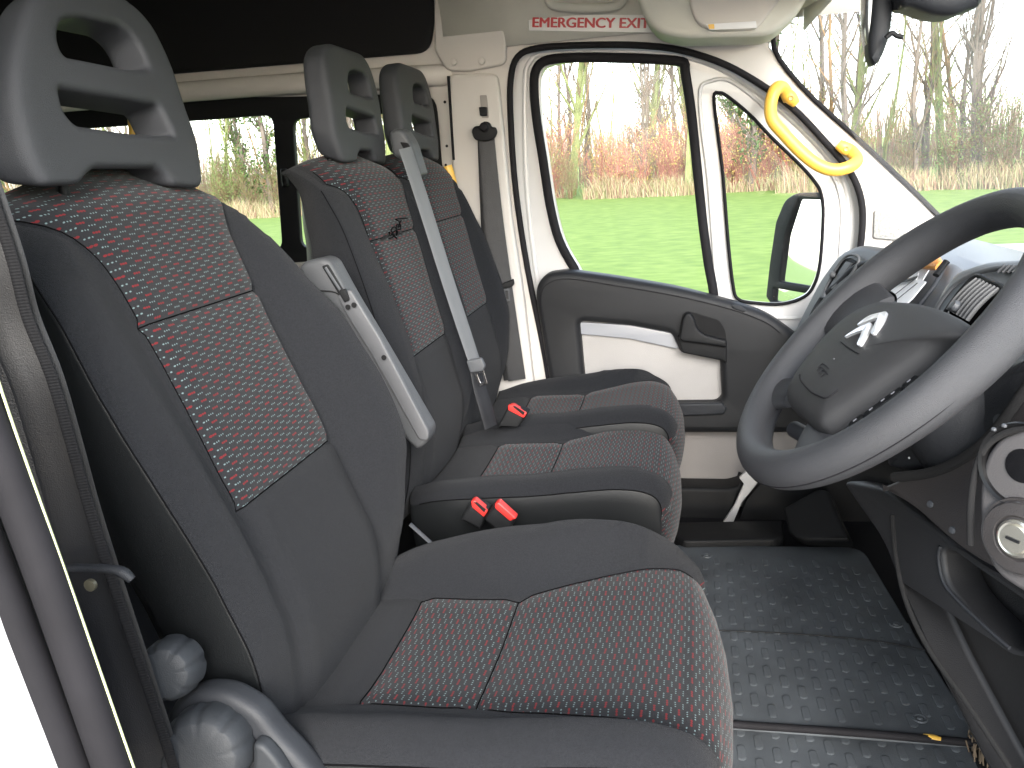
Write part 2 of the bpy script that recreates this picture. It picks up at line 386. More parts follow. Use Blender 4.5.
# windscreen: a curved sheet from the pillar line across the cab, with a black border on the pillar side
edge3 = [side(YW - .005).w(u, v, 0) for u, v in pw(YW - .005, (812, 0), (773, 38), (800, 85), (870, 150), (930, 207), (966, 246), (1010, 289))]
sweep('windscreen_seal', edge3, (.006, .005), M_RUBBER, van, n=8, up=(0, 1, 0), smooth=4)
vs = []; fs = []; K = 14
for i in range(K + 1):
    t = i / K; yy = (YW - .002) + (-.58 - YW) * t; bow = 4 * t * (1 - t)
    for j, (x, z) in enumerate(((.17, 1.36), (.215, 1.275), (.40, .95), (.66, .71), (.9, .48))):
        vs.append((x + .10 * bow + .02 * (j == 0), yy, z + .10 * bow))
for i in range(K):
    for j in range(1, 4): fs.append((i * 5 + j, i * 5 + j + 1, (i + 1) * 5 + j + 1, (i + 1) * 5 + j))
mesh('windscreen', vs, fs, M_WSG, van)
# header over the windscreen
vs = []; fs = []
for i in range(K + 1):
    t = i / K; yy = YW - .02 + (-.58 - YW) * t; bow = 4 * t * (1 - t)
    for (x, z) in ((.24, 1.30), (.12, 1.40), (-.1, 1.5), (-.3, 1.55), (-.3, 1.57), (.25, 1.57), (.25, 1.25)): vs.append((x + .10 * bow * (x > .05) , yy, z + .10 * bow * (z < 1.3)))
for i in range(K):
    for j in range(6): fs.append((i * 7 + j, i * 7 + j + 1, (i + 1) * 7 + j + 1, (i + 1) * 7 + j))
mesh('windscreen_header', vs, fs, M_CEIL, van, angle=40)
# windscreen lower frame and bonnet edge outside
sweep('wiper', [(1.05, 1.1, .70), (.93, .55, .735), (.88, .2, .75)], .006, M_BLACK, van, n=8)
# near door opening: painted sill edge, double rubber seal and inner edge at the left of the picture
YN = -.50
def strip(name, L, Rr, y, m, th=.012, bev=.003): 
    return plate(name, [L + Rr[::-1]], y, th, bev, m, van, rad=.002)
strip('painted_pillar_edge', [(-60, 560), (-60, 900)], [(-8, 618), (2, 645), (50, 768), (95, 885)], YN - .02, M_WHITE, .03, .006)
def nearp(pts, y, h=0): return [tuple(at(px, py, y=y)) for px, py in pts]
sweep('rubber_door_seal', nearp([(-70, 400), (-20, 533), (22, 640), (72, 768), (130, 920)], YN), (.0150, .014), M_RUBBER, van, n=14, up=(0, 1, 0))
sweep('rubber_door_seal', nearp([(-70, 260), (-20, 400), (24, 515), (55, 600), (113, 768), (158, 900)], YN + .008), (.0150, .014), M_RUBBER, van, n=14, up=(0, 1, 0))
sweep('body_edge_highlight', nearp([(-40, 250), (2, 392), (72, 590), (133, 765), (170, 870)], YN + .012), (.0009, .0012), mat('edge_highlight', (.5, .55, .3), .5), van, n=8, up=(0, 1, 0))  # thin bead with the body-edge highlight put into its yellow-green colour
# dark door-side trim behind the seal
plate('near_pillar_trim', [[(-70, 180), (-45, 190), (0, 330), (52, 560), (125, 800), (145, 900), (60, 900), (-60, 500)]], YN + .225, .02, .006, M_BLACK, van, rad=.01)

# ------------------------------------------------------------------ sign
sign = thing('emergency_exit_sign', side(YW - .02).w(*side(YW - .02).hit(590, 30)), 'white sign with red capitals above the passenger door', 'sign')
PS = side(YW - .024)
plate('sign_plate', [[(528, 15.5), (652, 14.5), (654, 32.5), (529, 30.5)]], YW - .024, .004, .0008, M_SIGN, sign, rad=.002)
a = PS.hit(590.0, 23.4); b = PS.hit(531.5, 23); c = PS.hit(649, 23.8)
ang = math.atan2(c[1] - b[1], c[0] - b[0]); wd = math.hypot(c[0] - b[0], c[1] - b[1])
T = PS.m @ Matrix.Translation((a[0], a[1], .0008)) @ Matrix.Rotation(ang, 4, 'Z')
tx = text_mesh('lettering', 'EMERGENCY EXIT', .0335, M_SIGNR, sign, Matrix.Identity(4), depth=.0004, bold=0)
bm = bmesh.new(); bm.from_mesh(tx.data)
for q, (dx, dy, dz) in enumerate(((.0013, 0, .00005), (-.0013, 0, .0001), (0, .0007, .00015), (.0007, -.0003, .0002))):
    t2 = tx.data.copy(); t2.transform(Matrix.Translation((dx, dy, dz))); bm.from_mesh(t2)
bm.to_mesh(tx.data); bm.free()
xs = [v.co.x for v in tx.data.vertices]; k = wd / (max(xs) - min(xs)); tx.data.transform(T @ Matrix.Diagonal((k, 1, 1, 1)))

# ------------------------------------------------------------------ folded sun visor pelmet
vis = thing('sun_visor', (.1, 1.2, 1.2), 'grey green sun visor housing above the windscreen corner', 'sun visor')
plate('visor_housing', [[(628, -60), (637, 0), (645, 19), (657, 32, .03), (682, 38, .03), (772, 36, .03), (798, 14), (830, -40)]], 1.16, .20, .018, M_CEIL, vis, rad=.02, front=0)
plate('visor_pocket', [[(686, -40), (690, 8), (697, 24, .02), (712, 31, .02), (757, 30, .02), (772, 10), (784, -6), (800, -40)]], 1.145, .03, .008, M_CREAM, vis, rad=.015, front=0)
plate('warning_label', [[(706, 24), (756, 21), (757, 28), (709, 30)]], 1.140, .004, .0005, M_PAPER, vis, rad=.001, front=0)
plate('label_symbol', [[(708, 24.5), (714, 24), (714.5, 28.8), (709, 29)]], 1.139, .004, .0004, M_YEL, vis, rad=.001, front=.0008)
# handle recess above the sign
hh = thing('ceiling_grab_handle', (-.3, YW - .05, 1.33), 'dull green grey folded handle above the red lettered sign', 'handle')
sweep('handle_bar', [tuple(at(px, py, y=YW - .045)) for px, py in ((548, -2), (553, 5), (575, 8), (600, 8), (618, 5), (624, -3))], (.011, .009), M_CEIL, hh, n=10, up=(0, 1, 0))

# ------------------------------------------------------------------ rear hand rails
for (pts, lab) in (([(129, 60), (130, 95), (133, 135), (137, 180)], 'upright yellow rail behind the driver headrest'), ([(447, 166), (450, 176), (453, 190), (456, 230)], 'upright yellow rail behind the outer passenger seat')):
    y_ = 1.25 if pts[0][0] < 200 else 1.31
    r = tag(sweep('hand_rail', [tuple(at(px, py, y=y_)) for px, py in pts], .011 if y_ < 1.3 else .014, M_YEL, None, n=10, up=(0, 1, 0)), lab, 'rail', 'yellow rails in the rear cabin')

# ------------------------------------------------------------------ passenger door
door = thing('cab_door', (0, 1.43, .1), 'white passenger door with black lower trim and two windows', 'door')
YD = 1.425
WIN = [(542, 72), (552, 65), (580, 61), (617, 62), (650, 63), (677, 66), (681, 74), (687, 111), (693, 168), (699, 225), (704, 262), (709, 300), (690, 298), (650, 290), (615, 283), (588, 280), (578, 266), (564, 240), (555, 205), (548, 160), (542, 122), (540, 90)]
QW = [(714, 97), (719, 93), (727, 96), (749, 114), (772, 138), (799, 164), (814, 181), (821, 194), (823, 216), (820, 263), (814, 285), (804, 297), (782, 304), (755, 303), (738, 299), (733, 285), (728, 240), (723, 176), (718, 135)]
frame = plate('door_frame', [[(500, 36), (600, 36), (670, 38), (712, 48), (795, 96), (840, 140), (868, 190), (872, 235), (862, 330), (850, 520), (540, 540)], WIN, QW], YD, .035, .004, M_WHITE, door, sm=(0, 1, 1), front=-.004)
def ring(name, pts, y, r, m, parent, n=8):
    return sweep(name, [tuple(at(px, py, y=y)) for px, py in pts], r, m, parent, closed=True, n=n, up=(0, 1, 0), smooth=4)
WO = [(536, 70), (548, 60), (580, 57.5), (617, 58), (650, 59), (682, 62), (685, 72), (691, 111), (697, 168), (703, 225), (708, 262), (713, 302), (690, 303), (650, 296), (615, 290), (584, 283), (574, 268), (559, 240), (550, 205), (543, 160), (537, 122), (534, 90)]
ring('window_seal', WO, YD - .006, (.0125, .009), M_RUBBER, door)
ring('quarter_window_seal', QW, YD - .003, (.0045, .006), M_RUBBER, door)
for nm, lp in (('window_glass', WIN), ('quarter_window_glass', QW)):
    plate(nm, [lp], YD + .012, .003, .0003, M_GLASS, door, sm=(1,), front=0)
# moulded rim around the quarter window
QO = [(700, 90), (711, 81), (728, 80), (752, 96), (782, 124), (812, 152), (832, 175), (840, 195), (842, 220), (838, 270), (828, 300), (806, 316), (780, 318), (745, 314), (724, 305), (717, 285), (713, 240), (708, 176), (702, 130)]
ring('quarter_window_rim', QO, YD + .002, (.005, .005), M_WHITE, door)
ring('frame_fold', [(525, 90), (530, 62), (550, 53), (620, 51), (690, 58), (740, 80), (800, 128), (842, 178), (848, 215), (846, 260), (840, 420), (560, 430), (540, 300), (527, 190)], YD + .006, (.008, .008), M_WHITE, door)
# black pad
PAD = [(535, 300, .02), (536, 286, .03), (545, 274, .03), (567, 271, .03), (617, 278, .05), (676, 288, .05), (734, 303, .05), (768, 315, .05), (792, 332, .02), (815, 350, .02), (822, 434, .02), (560, 434, .02), (547, 372, .05)]
INS = [(579, 322, .015), (630, 326, .04), (672, 334, .015), (680, 353, .008), (720, 360, .01), (722, 398, .02), (716, 403, .02), (600, 404, .02), (586, 400, .01)]
pad = plate('door_trim', [PAD, INS[::-1]], YD - .075, .075, .020, M_PAD, door, front=0, rad=.02)
plate('door_inset', [[(570, 315), (690, 325), (735, 350), (735, 415), (580, 415)]], YD - .04, .02, .003, mat('inset_beige', (.36, .348, .338), .75, bump=.3, bscale=400, var=.04), door, front=0)
plate('inset_strip', [[(575, 322), (630, 325), (672, 333), (679, 348), (676, 349), (630, 339), (575, 334)]], YD - .052, .014, .003, mat('strip_grey', (.29, .30, .325), .35, coat=.3), door, front=0, rad=.003)
plate('trim_ledge', [[(672, 404), (722, 403), (727, 409), (724, 415), (672, 417)]], YD - .088, .02, .006, M_DARK, door, front=0, rad=.006)
plate('armrest_block', [[(676, 336, .01), (684, 334), (724, 342), (727, 347), (727, 364, .008), (722, 361), (682, 353, .008)]], YD - .085, .06, .006, M_BLACK, door, front=0, rad=.006)
hp = Plane((0, YD - .082, 0), (1, 0, 0), (0, -1, 0))
plate('handle_recess', [[(683, 313, .012), (688, 311, .012), (719, 320, .012), (725, 330), (727, 344), (684, 338), (680, 330)]], YD - .079, .004, .001, M_HEADL, door, front=.0035, rad=.01)
hd = plate('door_handle', [[(679, 339), (682, 320, .015), (685, 314, .01), (690, 313, .01), (695, 320, .01), (697, 329, .02), (704, 335, .02), (727, 341, .006), (727, 348, .006), (700, 344), (682, 342)]], YD - .100, .024, .007, M_BLACK, door, front=0, rad=.008)
p = side(YD - .075).hit(739, 308)
plate('tweeter_cover', [[(731, 305), (739, 305), (747, 310), (744, 312), (734, 309)]], YD - .078, .006, .002, M_DARK, door, front=0, rad=.006)
sweep('trim_stitch_line', [tuple(at(px, py, y=YD - .077)) for px, py in ((548, 366), (543, 325), (541, 296), (549, 283), (570, 279), (617, 286), (676, 296), (730, 309), (765, 322), (780, 333))], .0012, M_RUBBER, door, n=6)
plate('lower_door_panel', [[(540, 425), (860, 425), (850, 560), (560, 560)]], YD - .02, .03, .004, mat('lower_beige', (.24, .226, .218), .75, bump=.3, bscale=400, var=.04), door, front=0)
plate('door_pocket', [[(560, 486, .02), (728, 489, .01), (738, 486, .01), (744, 482, .005), (728, 526), (560, 530)]], YD - .105, .085, .010, M_BLACK, door, front=0, rad=.01)

# ------------------------------------------------------------------ yellow grab handle on the windscreen pillar
gh = thing('grab_handle', (.3, YW - .03, 1.0), 'bright yellow grab handle fixed to the white windscreen pillar', 'handle')
pts = [(789, 99, .0), (783, 88, .02), (776, 89, .045), (771, 102, .055), (772, 119, .055), (784, 134, .055), (801, 152, .055), (818, 165, .055), (834, 170, .055), (849, 167, .05), (857, 160, .03), (852, 152, .01), (846, 148, .0)]
sweep('handle_bar', [tuple(at(px, py, y=YW - .012 - d)) for px, py, d in pts], [(.0155, .0125)] * len(pts), M_YEL, gh, n=14, up=(0, 1, 0))
for q in (((785, 91), (796, 104)), ((838, 144), (853, 153))):
    f = sweep('mounting_foot', [tuple(at(q[0][0], q[0][1], y=YW - .02)), tuple(at((q[0][0] + q[1][0]) / 2, (q[0][1] + q[1][1]) / 2, y=YW - .022)), tuple(at(q[1][0], q[1][1], y=YW - .018))], [(.012, .01), (.016, .012), (.011, .009)], M_YEL, gh, n=12, up=(0, 1, 0))
    px, py = q[0][0] * .45 + q[1][0] * .55, q[0][1] * .45 + q[1][1] * .55
    u = side(YW - .033).hit(px, py); lathe('screw_recess', [(.0065, 0), (.0055, .0015), (.003, .001)], Plane(side(YW - .033).w(*u), (1, 0, 0), (0, -1, 0)), mat('screw_brass', (.35, .25, .08), .4, metal=.6), f, n=14)

# ------------------------------------------------------------------ outside mirror
om = thing('door_mirror', (.3, 1.62, .5), 'black outside mirror with two panes beyond the quarter window', 'mirror')
PM = Plane(at(795, 250, y=1.68), (.54, -.84, 0), (-.84, -.54, .09))
MO = [(787, 200, .02), (798, 193, .02), (830, 192, .02), (838, 240), (830, 290), (822, 320), (800, 318), (775, 306, .015), (768, 297, .01), (772, 262), (778, 222)]
plate('mirror_housing', [MO, [(800, 199, .01), (829, 200, .01), (826, 288, .004), (782, 281, .008), (788, 235)][::-1], [(776, 288, .004), (824, 296, .004), (820, 312, .005), (783, 302, .008), (775, 300, .006)][::-1]], 0, .05, .006, M_BLACK, om, pl=PM, rad=.01, front=.01)
plate('mirror_glass', [[(796, 197), (832, 198), (829, 291), (779, 284)]], 0, .004, .0005, M_MIRROR, om, pl=PM, rad=.006, front=0)
plate('wide_angle_glass', [[(774, 286), (826, 294), (821, 314), (772, 303)]], 0, .004, .0005, M_MIRROR, om, pl=PM, rad=.004, front=0)
plate('mirror_back', [MO], 0, .06, .02, M_BLACK, om, pl=PM, rad=.015, front=-.03)
sweep('mirror_arm', [tuple(PM.w(*PM.hit(815, 310), -.03)), (.36, 1.55, .50), (.38, 1.45, .52)], (.02, .014), M_BLACK, om, n=12)

# ------------------------------------------------------------------ interior mirror
rm = thing('rear_view_mirror', (.3, .40, 1.2), 'black rear view mirror hanging at the top of the windscreen', 'mirror')
PR = Plane(at(885, 20, y=.42), (0.2, -1, 0), (-1, -.2, -.1))
YR = .42
plate('mirror_housing', [[(878, -30), (892, -30), (894, 0), (893, 20), (889, 40), (884, 54), (878, 63), (873, 64), (869, 50), (872, 20)]], YR, .05, .012, M_DARK, rm, sm=(1,), front=0)
plate('mirror_glass', [[(867, -30), (876, -30), (877, 10), (876, 40), (873, 61), (869, 50), (866, 30), (866, 0)]], YR + .012, .05, .006, mat('mirror_rim', (.30, .31, .32), .15, metal=.7), rm, sm=(1,), front=0)
sweep('dip_lever', [tuple(at(px, py, y=YR - .02)) for px, py in ((886, 38), (892, 33), (897, 36), (903, 37))], .0035, M_BLACK, rm, n=8)
lv = sweep('mirror_mount', [tuple(at(px, py, y=YR)) for px, py in ((893, 2), (900, 0), (912, -12))], (.010, .012), M_BLACK, rm, n=10)
plate('mount_cover', [[(896, -40), (990, -40), (985, 0), (972, 8), (955, 14), (935, 13), (915, 6), (902, 0)]], YR - .05, .10, .02, M_DARK, rm, sm=(1,), front=0)

# ------------------------------------------------------------------ seats
FR_D = (Vector((-.355, 0, .935)).normalized(), Vector((.935, 0, .355)).normalized(), Vector((-.45, 0, .36)))
FR_P = (Vector((-.205, 0, .979)).normalized(), Vector((.979, 0, .205)).normalized(), Vector((-.522, 0, .36)))
AX, NX, HB = FR_D
VT = .685
def backrest(parent, yc, hwk=1.0, near_k=1.0, far_k=1.0, pek=1.0, fr=FR_D):
    AX, NX, HB = fr; VT = .685 if fr is FR_P else .712; sv = .185 / (VT - .5)
    def vq(v): return v if v < .5 else .5 + (v - .5) * sv
    HW = [(-.03, .232), (.1, .245), (.35, .247), (.45, .247), (.55, .243), (.60, .230), (.635, .212), (.66, .19), (.68, .16), (.695, .12)]
    CR = [(-.03, .0), (.05, .008), (.14, .045), (.22, .092), (.32, .10), (.43, .082), (.515, .052), (.57, .035), (.62, .018), (.66, .0), (.69, -.015)]
    PE = [(-.03, .13), (.50, .132), (.575, .136), (.605, .15), (.63, .172), (.65, .21), (.69, .22)]
    rows = [-.03 + i * (VT + .03) / 71 for i in range(72)]
    extra = [(VT + .004, .01), (VT + .004, .03)]
    vs = []; uvs = []; fs = []; mi = []; W = 0
    def prof(v):
        hw = clin(HW, vq(v)) * hwk; pe = min(clin(PE, vq(v)) * pek, hw * .985)
        inner = [-1, -.92, -.7, -.4, 0, .4, .7, .92, 1]
        pts = []
        top = max(0, (v - (VT - .07)) / .07); topd = -.045 * top ** 2
        # right/near side bolster first (u<0)
        def front(u, sgn):
            hw = hwn if sgn < 0 else hwf
            cr = clin(CR, vq(v)) * (near_k if sgn < 0 else far_k); a = abs(u)
            ck = hw * .80
            if a <= pe:
                return .010 - .012 * math.cos(a / pe * math.pi / 2) * 0 + (-.004 if abs(a - pe) < 1e-6 else .004)
            ws = cr * .35 - .004
            if a <= ck: s = (a - pe) / max(ck - pe, .01); return cr * (math.sin((s - .5) * math.pi) * .5 + .5) + .004
            s = (a - ck) / max(hw - ck, .001); return cr + (ws - cr) * (1 - math.cos(s * math.pi / 2)) 
        hwn = hw * lin([(-.03, .90), (.22, .91), (.42, .98), (.7, 1)], v) if fr is FR_D else hw
        hwf = hw if fr is FR_D else hw * .955
        pe = min(pe, hwn * .985, hwf * .985)
        tq = (0, .08, .2, .33, .47, .6, .72, .84, .94)
        left = [-hwn + (hwn - pe) * t for t in tq]; rgt = [hwf - (hwf - pe) * t for t in tq]
        cols = left + [pe * t for t in inner] + rgt[::-1]
        topd -= .075 * max(0, 1 - (v + .03) / .17) ** 1.6
        roll = .055 * (max(0, vq(v) - .53) / .15) ** 1.6
        for u in cols: pts.append((u, front(u, -1 if u < 0 else 1) + topd - roll * (abs(u) / (hwn if u < 0 else hwf)) ** 4))
        th = clin([(0, .135), (.45, .125), (.58, .10), (.64, .07), (.69, .035)], vq(v))
        tt = min(1, max(0, (v - .45) / .2)); k1, k2, k3 = 1 - .06 * tt, .97 - .16 * tt, .86 - .26 * tt
        sd = [(hw * 1.003, -.004), (hw * k1, -th * .35), (hw * k2, -th * .75), (hw * k3, -th), (0, -th - .005), (-hw * k3, -th), (-hw * k2, -th * .75), (-hw * k1, -th * .35), (-hw * 1.003, -.004)]
        wsn = pts[0][1]
        sd = [(u / hw * (hwf if u > 0 else hwn), d) for u, d in sd]
        for u, d in sd: pts.append((u, min(d + wsn, wsn - .001) if abs(u) > .01 else d))
        return pts, len(cols)
    for r, v in enumerate(rows):
        # division groove across the pattern
        pts, nf = prof(v); W = len(pts)
        for i, (u, wd) in enumerate(pts):
            g = 0
            if i < nf and abs(u) < .137 and r: g = -.006 * math.exp(-((v - .512) / .006) ** 2) - .006 * math.exp(-((v - .275) / .006) ** 2)
            wr = .0022 * noise.noise(Vector((u * 9 + yc * 7, v * 8, 2))) + .0012 * noise.noise(Vector((u * 24, v * 20 + yc, 5)))
            p = HB + AX * v + NX * (wd + g + (wr if i < nf else 0)); p.y = yc + u
            vs.append(p); uvs.append((u, v))
    nr = len(rows)
    for r in range(nr - 1):
        vm = (rows[r] + rows[r + 1]) / 2
        for i in range(W):
            j = (i + 1) % W; fs.append((r * W + i, r * W + j, (r + 1) * W + j, (r + 1) * W + i))
            if i < nf - 1:
                inpat = 9 - 0 <= i <= nf - 1 - 9 - 1 + 0
                mi.append(1 if (inpat and vm > .275) else 0)
            else: mi.append(0 if (fr is FR_P and (i < nf + 2 or i > W - 4)) else 2)
    # dome cap
    cap = []; base = (nr - 1) * W
    for i in range(W):
        u = (vs[base + i].y - yc); q = vs[base + i]
        c = HB + AX * (VT + .008) + NX * (-.05); c.y = yc
        p = q.lerp(c, .35) + AX * .008; cap.append(len(vs)); vs.append(p); uvs.append((u * .7, VT + .02))
    for i in range(W):
        j = (i + 1) % W; fs.append((base + i, base + j, cap[j], cap[i])); mi.append(1)
    fs.append(tuple(cap)); mi.append(1)
    o = mesh('backrest', vs, fs, [M_PLAIN, M_PAT, M_VINYL], parent, mi=mi, uvs=uvs)
    # stitched seams as sub-parts
    def seam(name, idx, r0, r1, off=.0004, rad=.0008, m=M_SEAM):
        pts = [vs[r * W + idx] + NX * off for r in range(r0, r1)]
        return sweep(name, pts, rad, m, o, n=6, smooth=0, up=(0, 1, 0))
    r28 = min(range(nr), key=lambda k: abs(rows[k] - .275)); r51 = min(range(nr), key=lambda k: abs(rows[k] - .512)); r63 = min(range(nr), key=lambda k: abs(rows[k] - .63))
    for idx in (9, nf - 10): seam('piping', idx, r28, nr - 2)
    for idx in (0, nf - 1): seam('piping', idx, 2, r63, rad=.0010)
    for rr in (r28, r51): sweep('piping', [vs[rr * W + i] + NX * .001 for i in range(9, nf - 9)], .0009, M_SEAM, o, n=6, smooth=0)
    return o
def cushion(parent, yc, dx=0, fsc=1.0, near_k=.4, far_k=1.0, hwk=1.0):
    CX = [(-.52, .352), (-.42, .362), (-.27, .368), (-.15, .38), (-.08, .385), (-.03, .380), (.0, .365), (.02, .335), (.028, .295), (.022, .25), (.0, .205), (-.03, .18)]
    path0 = cat([(a, 0, b) for a, b in CX], 7, False); L0 = [0.0]
    for a, b in zip(path0, path0[1:]): L0.append(L0[-1] + (b - a).length)
    CX = [(a if a < -.27 else -.27 + (a + .27) * fsc, b) for a, b in CX]
    path = cat([(a, 0, b) for a, b in CX], 7, False); L = [0.0]
    for a, b in zip(path, path[1:]): L.append(L[-1] + (b - a).length)
    HWt = [(0, .235), (.1, .25), (.35, .252), (.45, .25), (.5, .246), (.56, .235), (.7, .215)]
    BH = [(0, .02), (.06, .045), (.2, .075), (.33, .085), (.42, .075), (.5, .035), (.55, .012), (.7, 0)]
    BHN = [(0, .05), (.06, .075), (.2, .085), (.33, .088), (.48, .09), (.515, .075), (.545, .0), (.7, 0)]
    vs = []; fs = []; mi = []; uvs = []; W = 0
    iback = min(range(len(path)), key=lambda k: abs(path[k].x + .415)) ; imid = min(range(len(path) // 2), key=lambda k: abs(path[k].x + .272))
    for r, p in enumerate(path):
        s = L0[r]; hw = clin(HWt, s) * hwk
        pe = .132 if s <= L0[imid] else min(.132 + .112 * ((s - L0[imid]) / .25) ** .95, hw * .965)
        t = (path[min(r + 1, len(path) - 1)] - path[max(r - 1, 0)]).normalized(); nn = Vector((-t.z, 0, t.x))
        pn = .132 if s <= L0[imid] else min(.132 + .030 * ((s - L0[imid]) / .25) ** .8, hw * .8)
        if s > .52: pn = pn + (min(.205, hw * .93) - pn) * min(1, (s - .52) / .05)
        left = [-hw + (hw - pn) * q for q in (0, .07, .18, .3, .45, .6, .75, .88, .95)]
        rght = [hw - (hw - pe) * q for q in (0, .07, .18, .3, .45, .6, .75, .88, .95)]
        inner = [-1, -.94, -.7, -.4, 0, .4, .7, .94, 1]
        cols = left + [(pn if q < 0 else pe) * q for q in inner] + rght[::-1]; nf = len(cols)
        rnd_ = clin([(0, 0), (.40, 0), (.52, .02), (.6, .035), (.75, .04)], s)
        for i, u in enumerate(cols):
            k = near_k if u < 0 else far_k; bh = clin(BHN if u < 0 else BH, s) * k; a = abs(u); ck = hw * .86
            pf = pe; pe_ = pn if u < 0 else pe
            if a <= pe_: h = .004 * (abs(a - pe_) > 1e-6) - .006 * (1 - (a / pe_) ** 2) * (s < .5)
            elif a <= ck: q = (a - pe_) / max(ck - pe_, .005); h = bh * (.5 - .5 * math.cos(q * math.pi)) + .003
            else: q = (a - ck) / max(hw - ck, .005); h = bh - (bh * .35 + .018) * (1 - math.sqrt(max(0, 1 - q * q * .98)))
            h -= rnd_ * (a / hw) ** 2.6 * (.35 if (u < 0 and s < .55) else 1)
            if 9 <= i <= nf - 10: h -= .006 * math.exp(-((s - L0[imid]) / .006) ** 2) + .006 * math.exp(-((s - L0[iback]) / .006) ** 2)
            h += .002 * noise.noise(Vector((u * 10, s * 9, 3 + yc))) + .001 * noise.noise(Vector((u * 26, s * 26, yc)))
            q = p + nn * h; q = Vector((q.x + dx, yc + u, q.z)); vs.append(q); uvs.append((u, s))
        lo = .19
        e0 = vs[-1]; e1 = vs[-len(cols)]
        for e, sg in ((e0, 1), (e1, -1)):
            pass
        for (f, inn) in ((.12, -.004), (.45, .004), (1, .02)):
            q = e0.copy(); q.z = e0.z + (min(lo, e0.z - .01) - e0.z) * f; q.y -= inn; vs.append(q); uvs.append((hw, s))
        for (f, inn) in ((1, .02), (.45, .004), (.12, -.004)):
            q = e1.copy(); q.z = e1.z + (min(lo, e1.z - .01) - e1.z) * f; q.y += inn; vs.append(q); uvs.append((-hw, s))
        W = nf + 6
    nr = len(path)
    for r in range(nr - 1):
        for i in range(W):
            j = (i + 1) % W; fs.append((r * W + i, r * W + j, (r + 1) * W + j, (r + 1) * W + i))
            if i < nf - 1:
                pat = (9 <= i <= nf - 11 and r >= iback) or (L0[r] > .53)
                mi.append(1 if pat else 0)
            else: mi.append(2)
    fs.append(tuple(range(W))[::-1]); mi.append(0); fs.append(tuple((nr - 1) * W + i for i in range(W))); mi.append(2)
    o = mesh('cushion', vs, fs, [M_PLAIN, M_PAT, M_VINYL], parent, mi=mi, uvs=uvs)
    rend = max(k for k in range(nr) if L0[k] < .60)
    for idx in (9, nf - 10): sweep('piping', [vs[r * W + idx] + Vector((0, 0, .001)) for r in range(iback, min(rend, max(k for k in range(nr) if L0[k] < .52)))], .0009, M_SEAM, o, n=6, smooth=0, up=(0, 1, 0))
    for idx in (0, nf - 1): sweep('piping', [vs[r * W + idx] for r in range(2, rend)], .0013, M_SEAM, o, n=6, smooth=0, up=(0, 1, 0))
    for rr in (iback, imid): sweep('piping', [vs[rr * W + i] + Vector((0, 0, .0012)) for i in range(9, nf - 9)], .0009, M_SEAM, o, n=6, smooth=0)
    return o
HRP = Plane(Vector((-.664, -.018, 1.0)), (0, 1, 0), (.975, 0, .22))
HR_R = [HRP.hit(*p) for p in ((158, 166), (167, 172), (176, 184), (207, 187), (205, 160), (202, 138), (190, 103), (179, 62), (164, 26), (148, 6), (128, -8), (100, -15))]
HR_H1 = [HRP.hit(*p) for p in ((66, 38), (71, 21), (90, 18), (128, 26), (142, 38), (155, 69), (132, 69), (70, 56))]
HR_H2 = [HRP.hit(*p) for p in ((66, 86), (100, 93), (161, 103), (176, 134), (130, 131), (82, 123), (71, 110))]
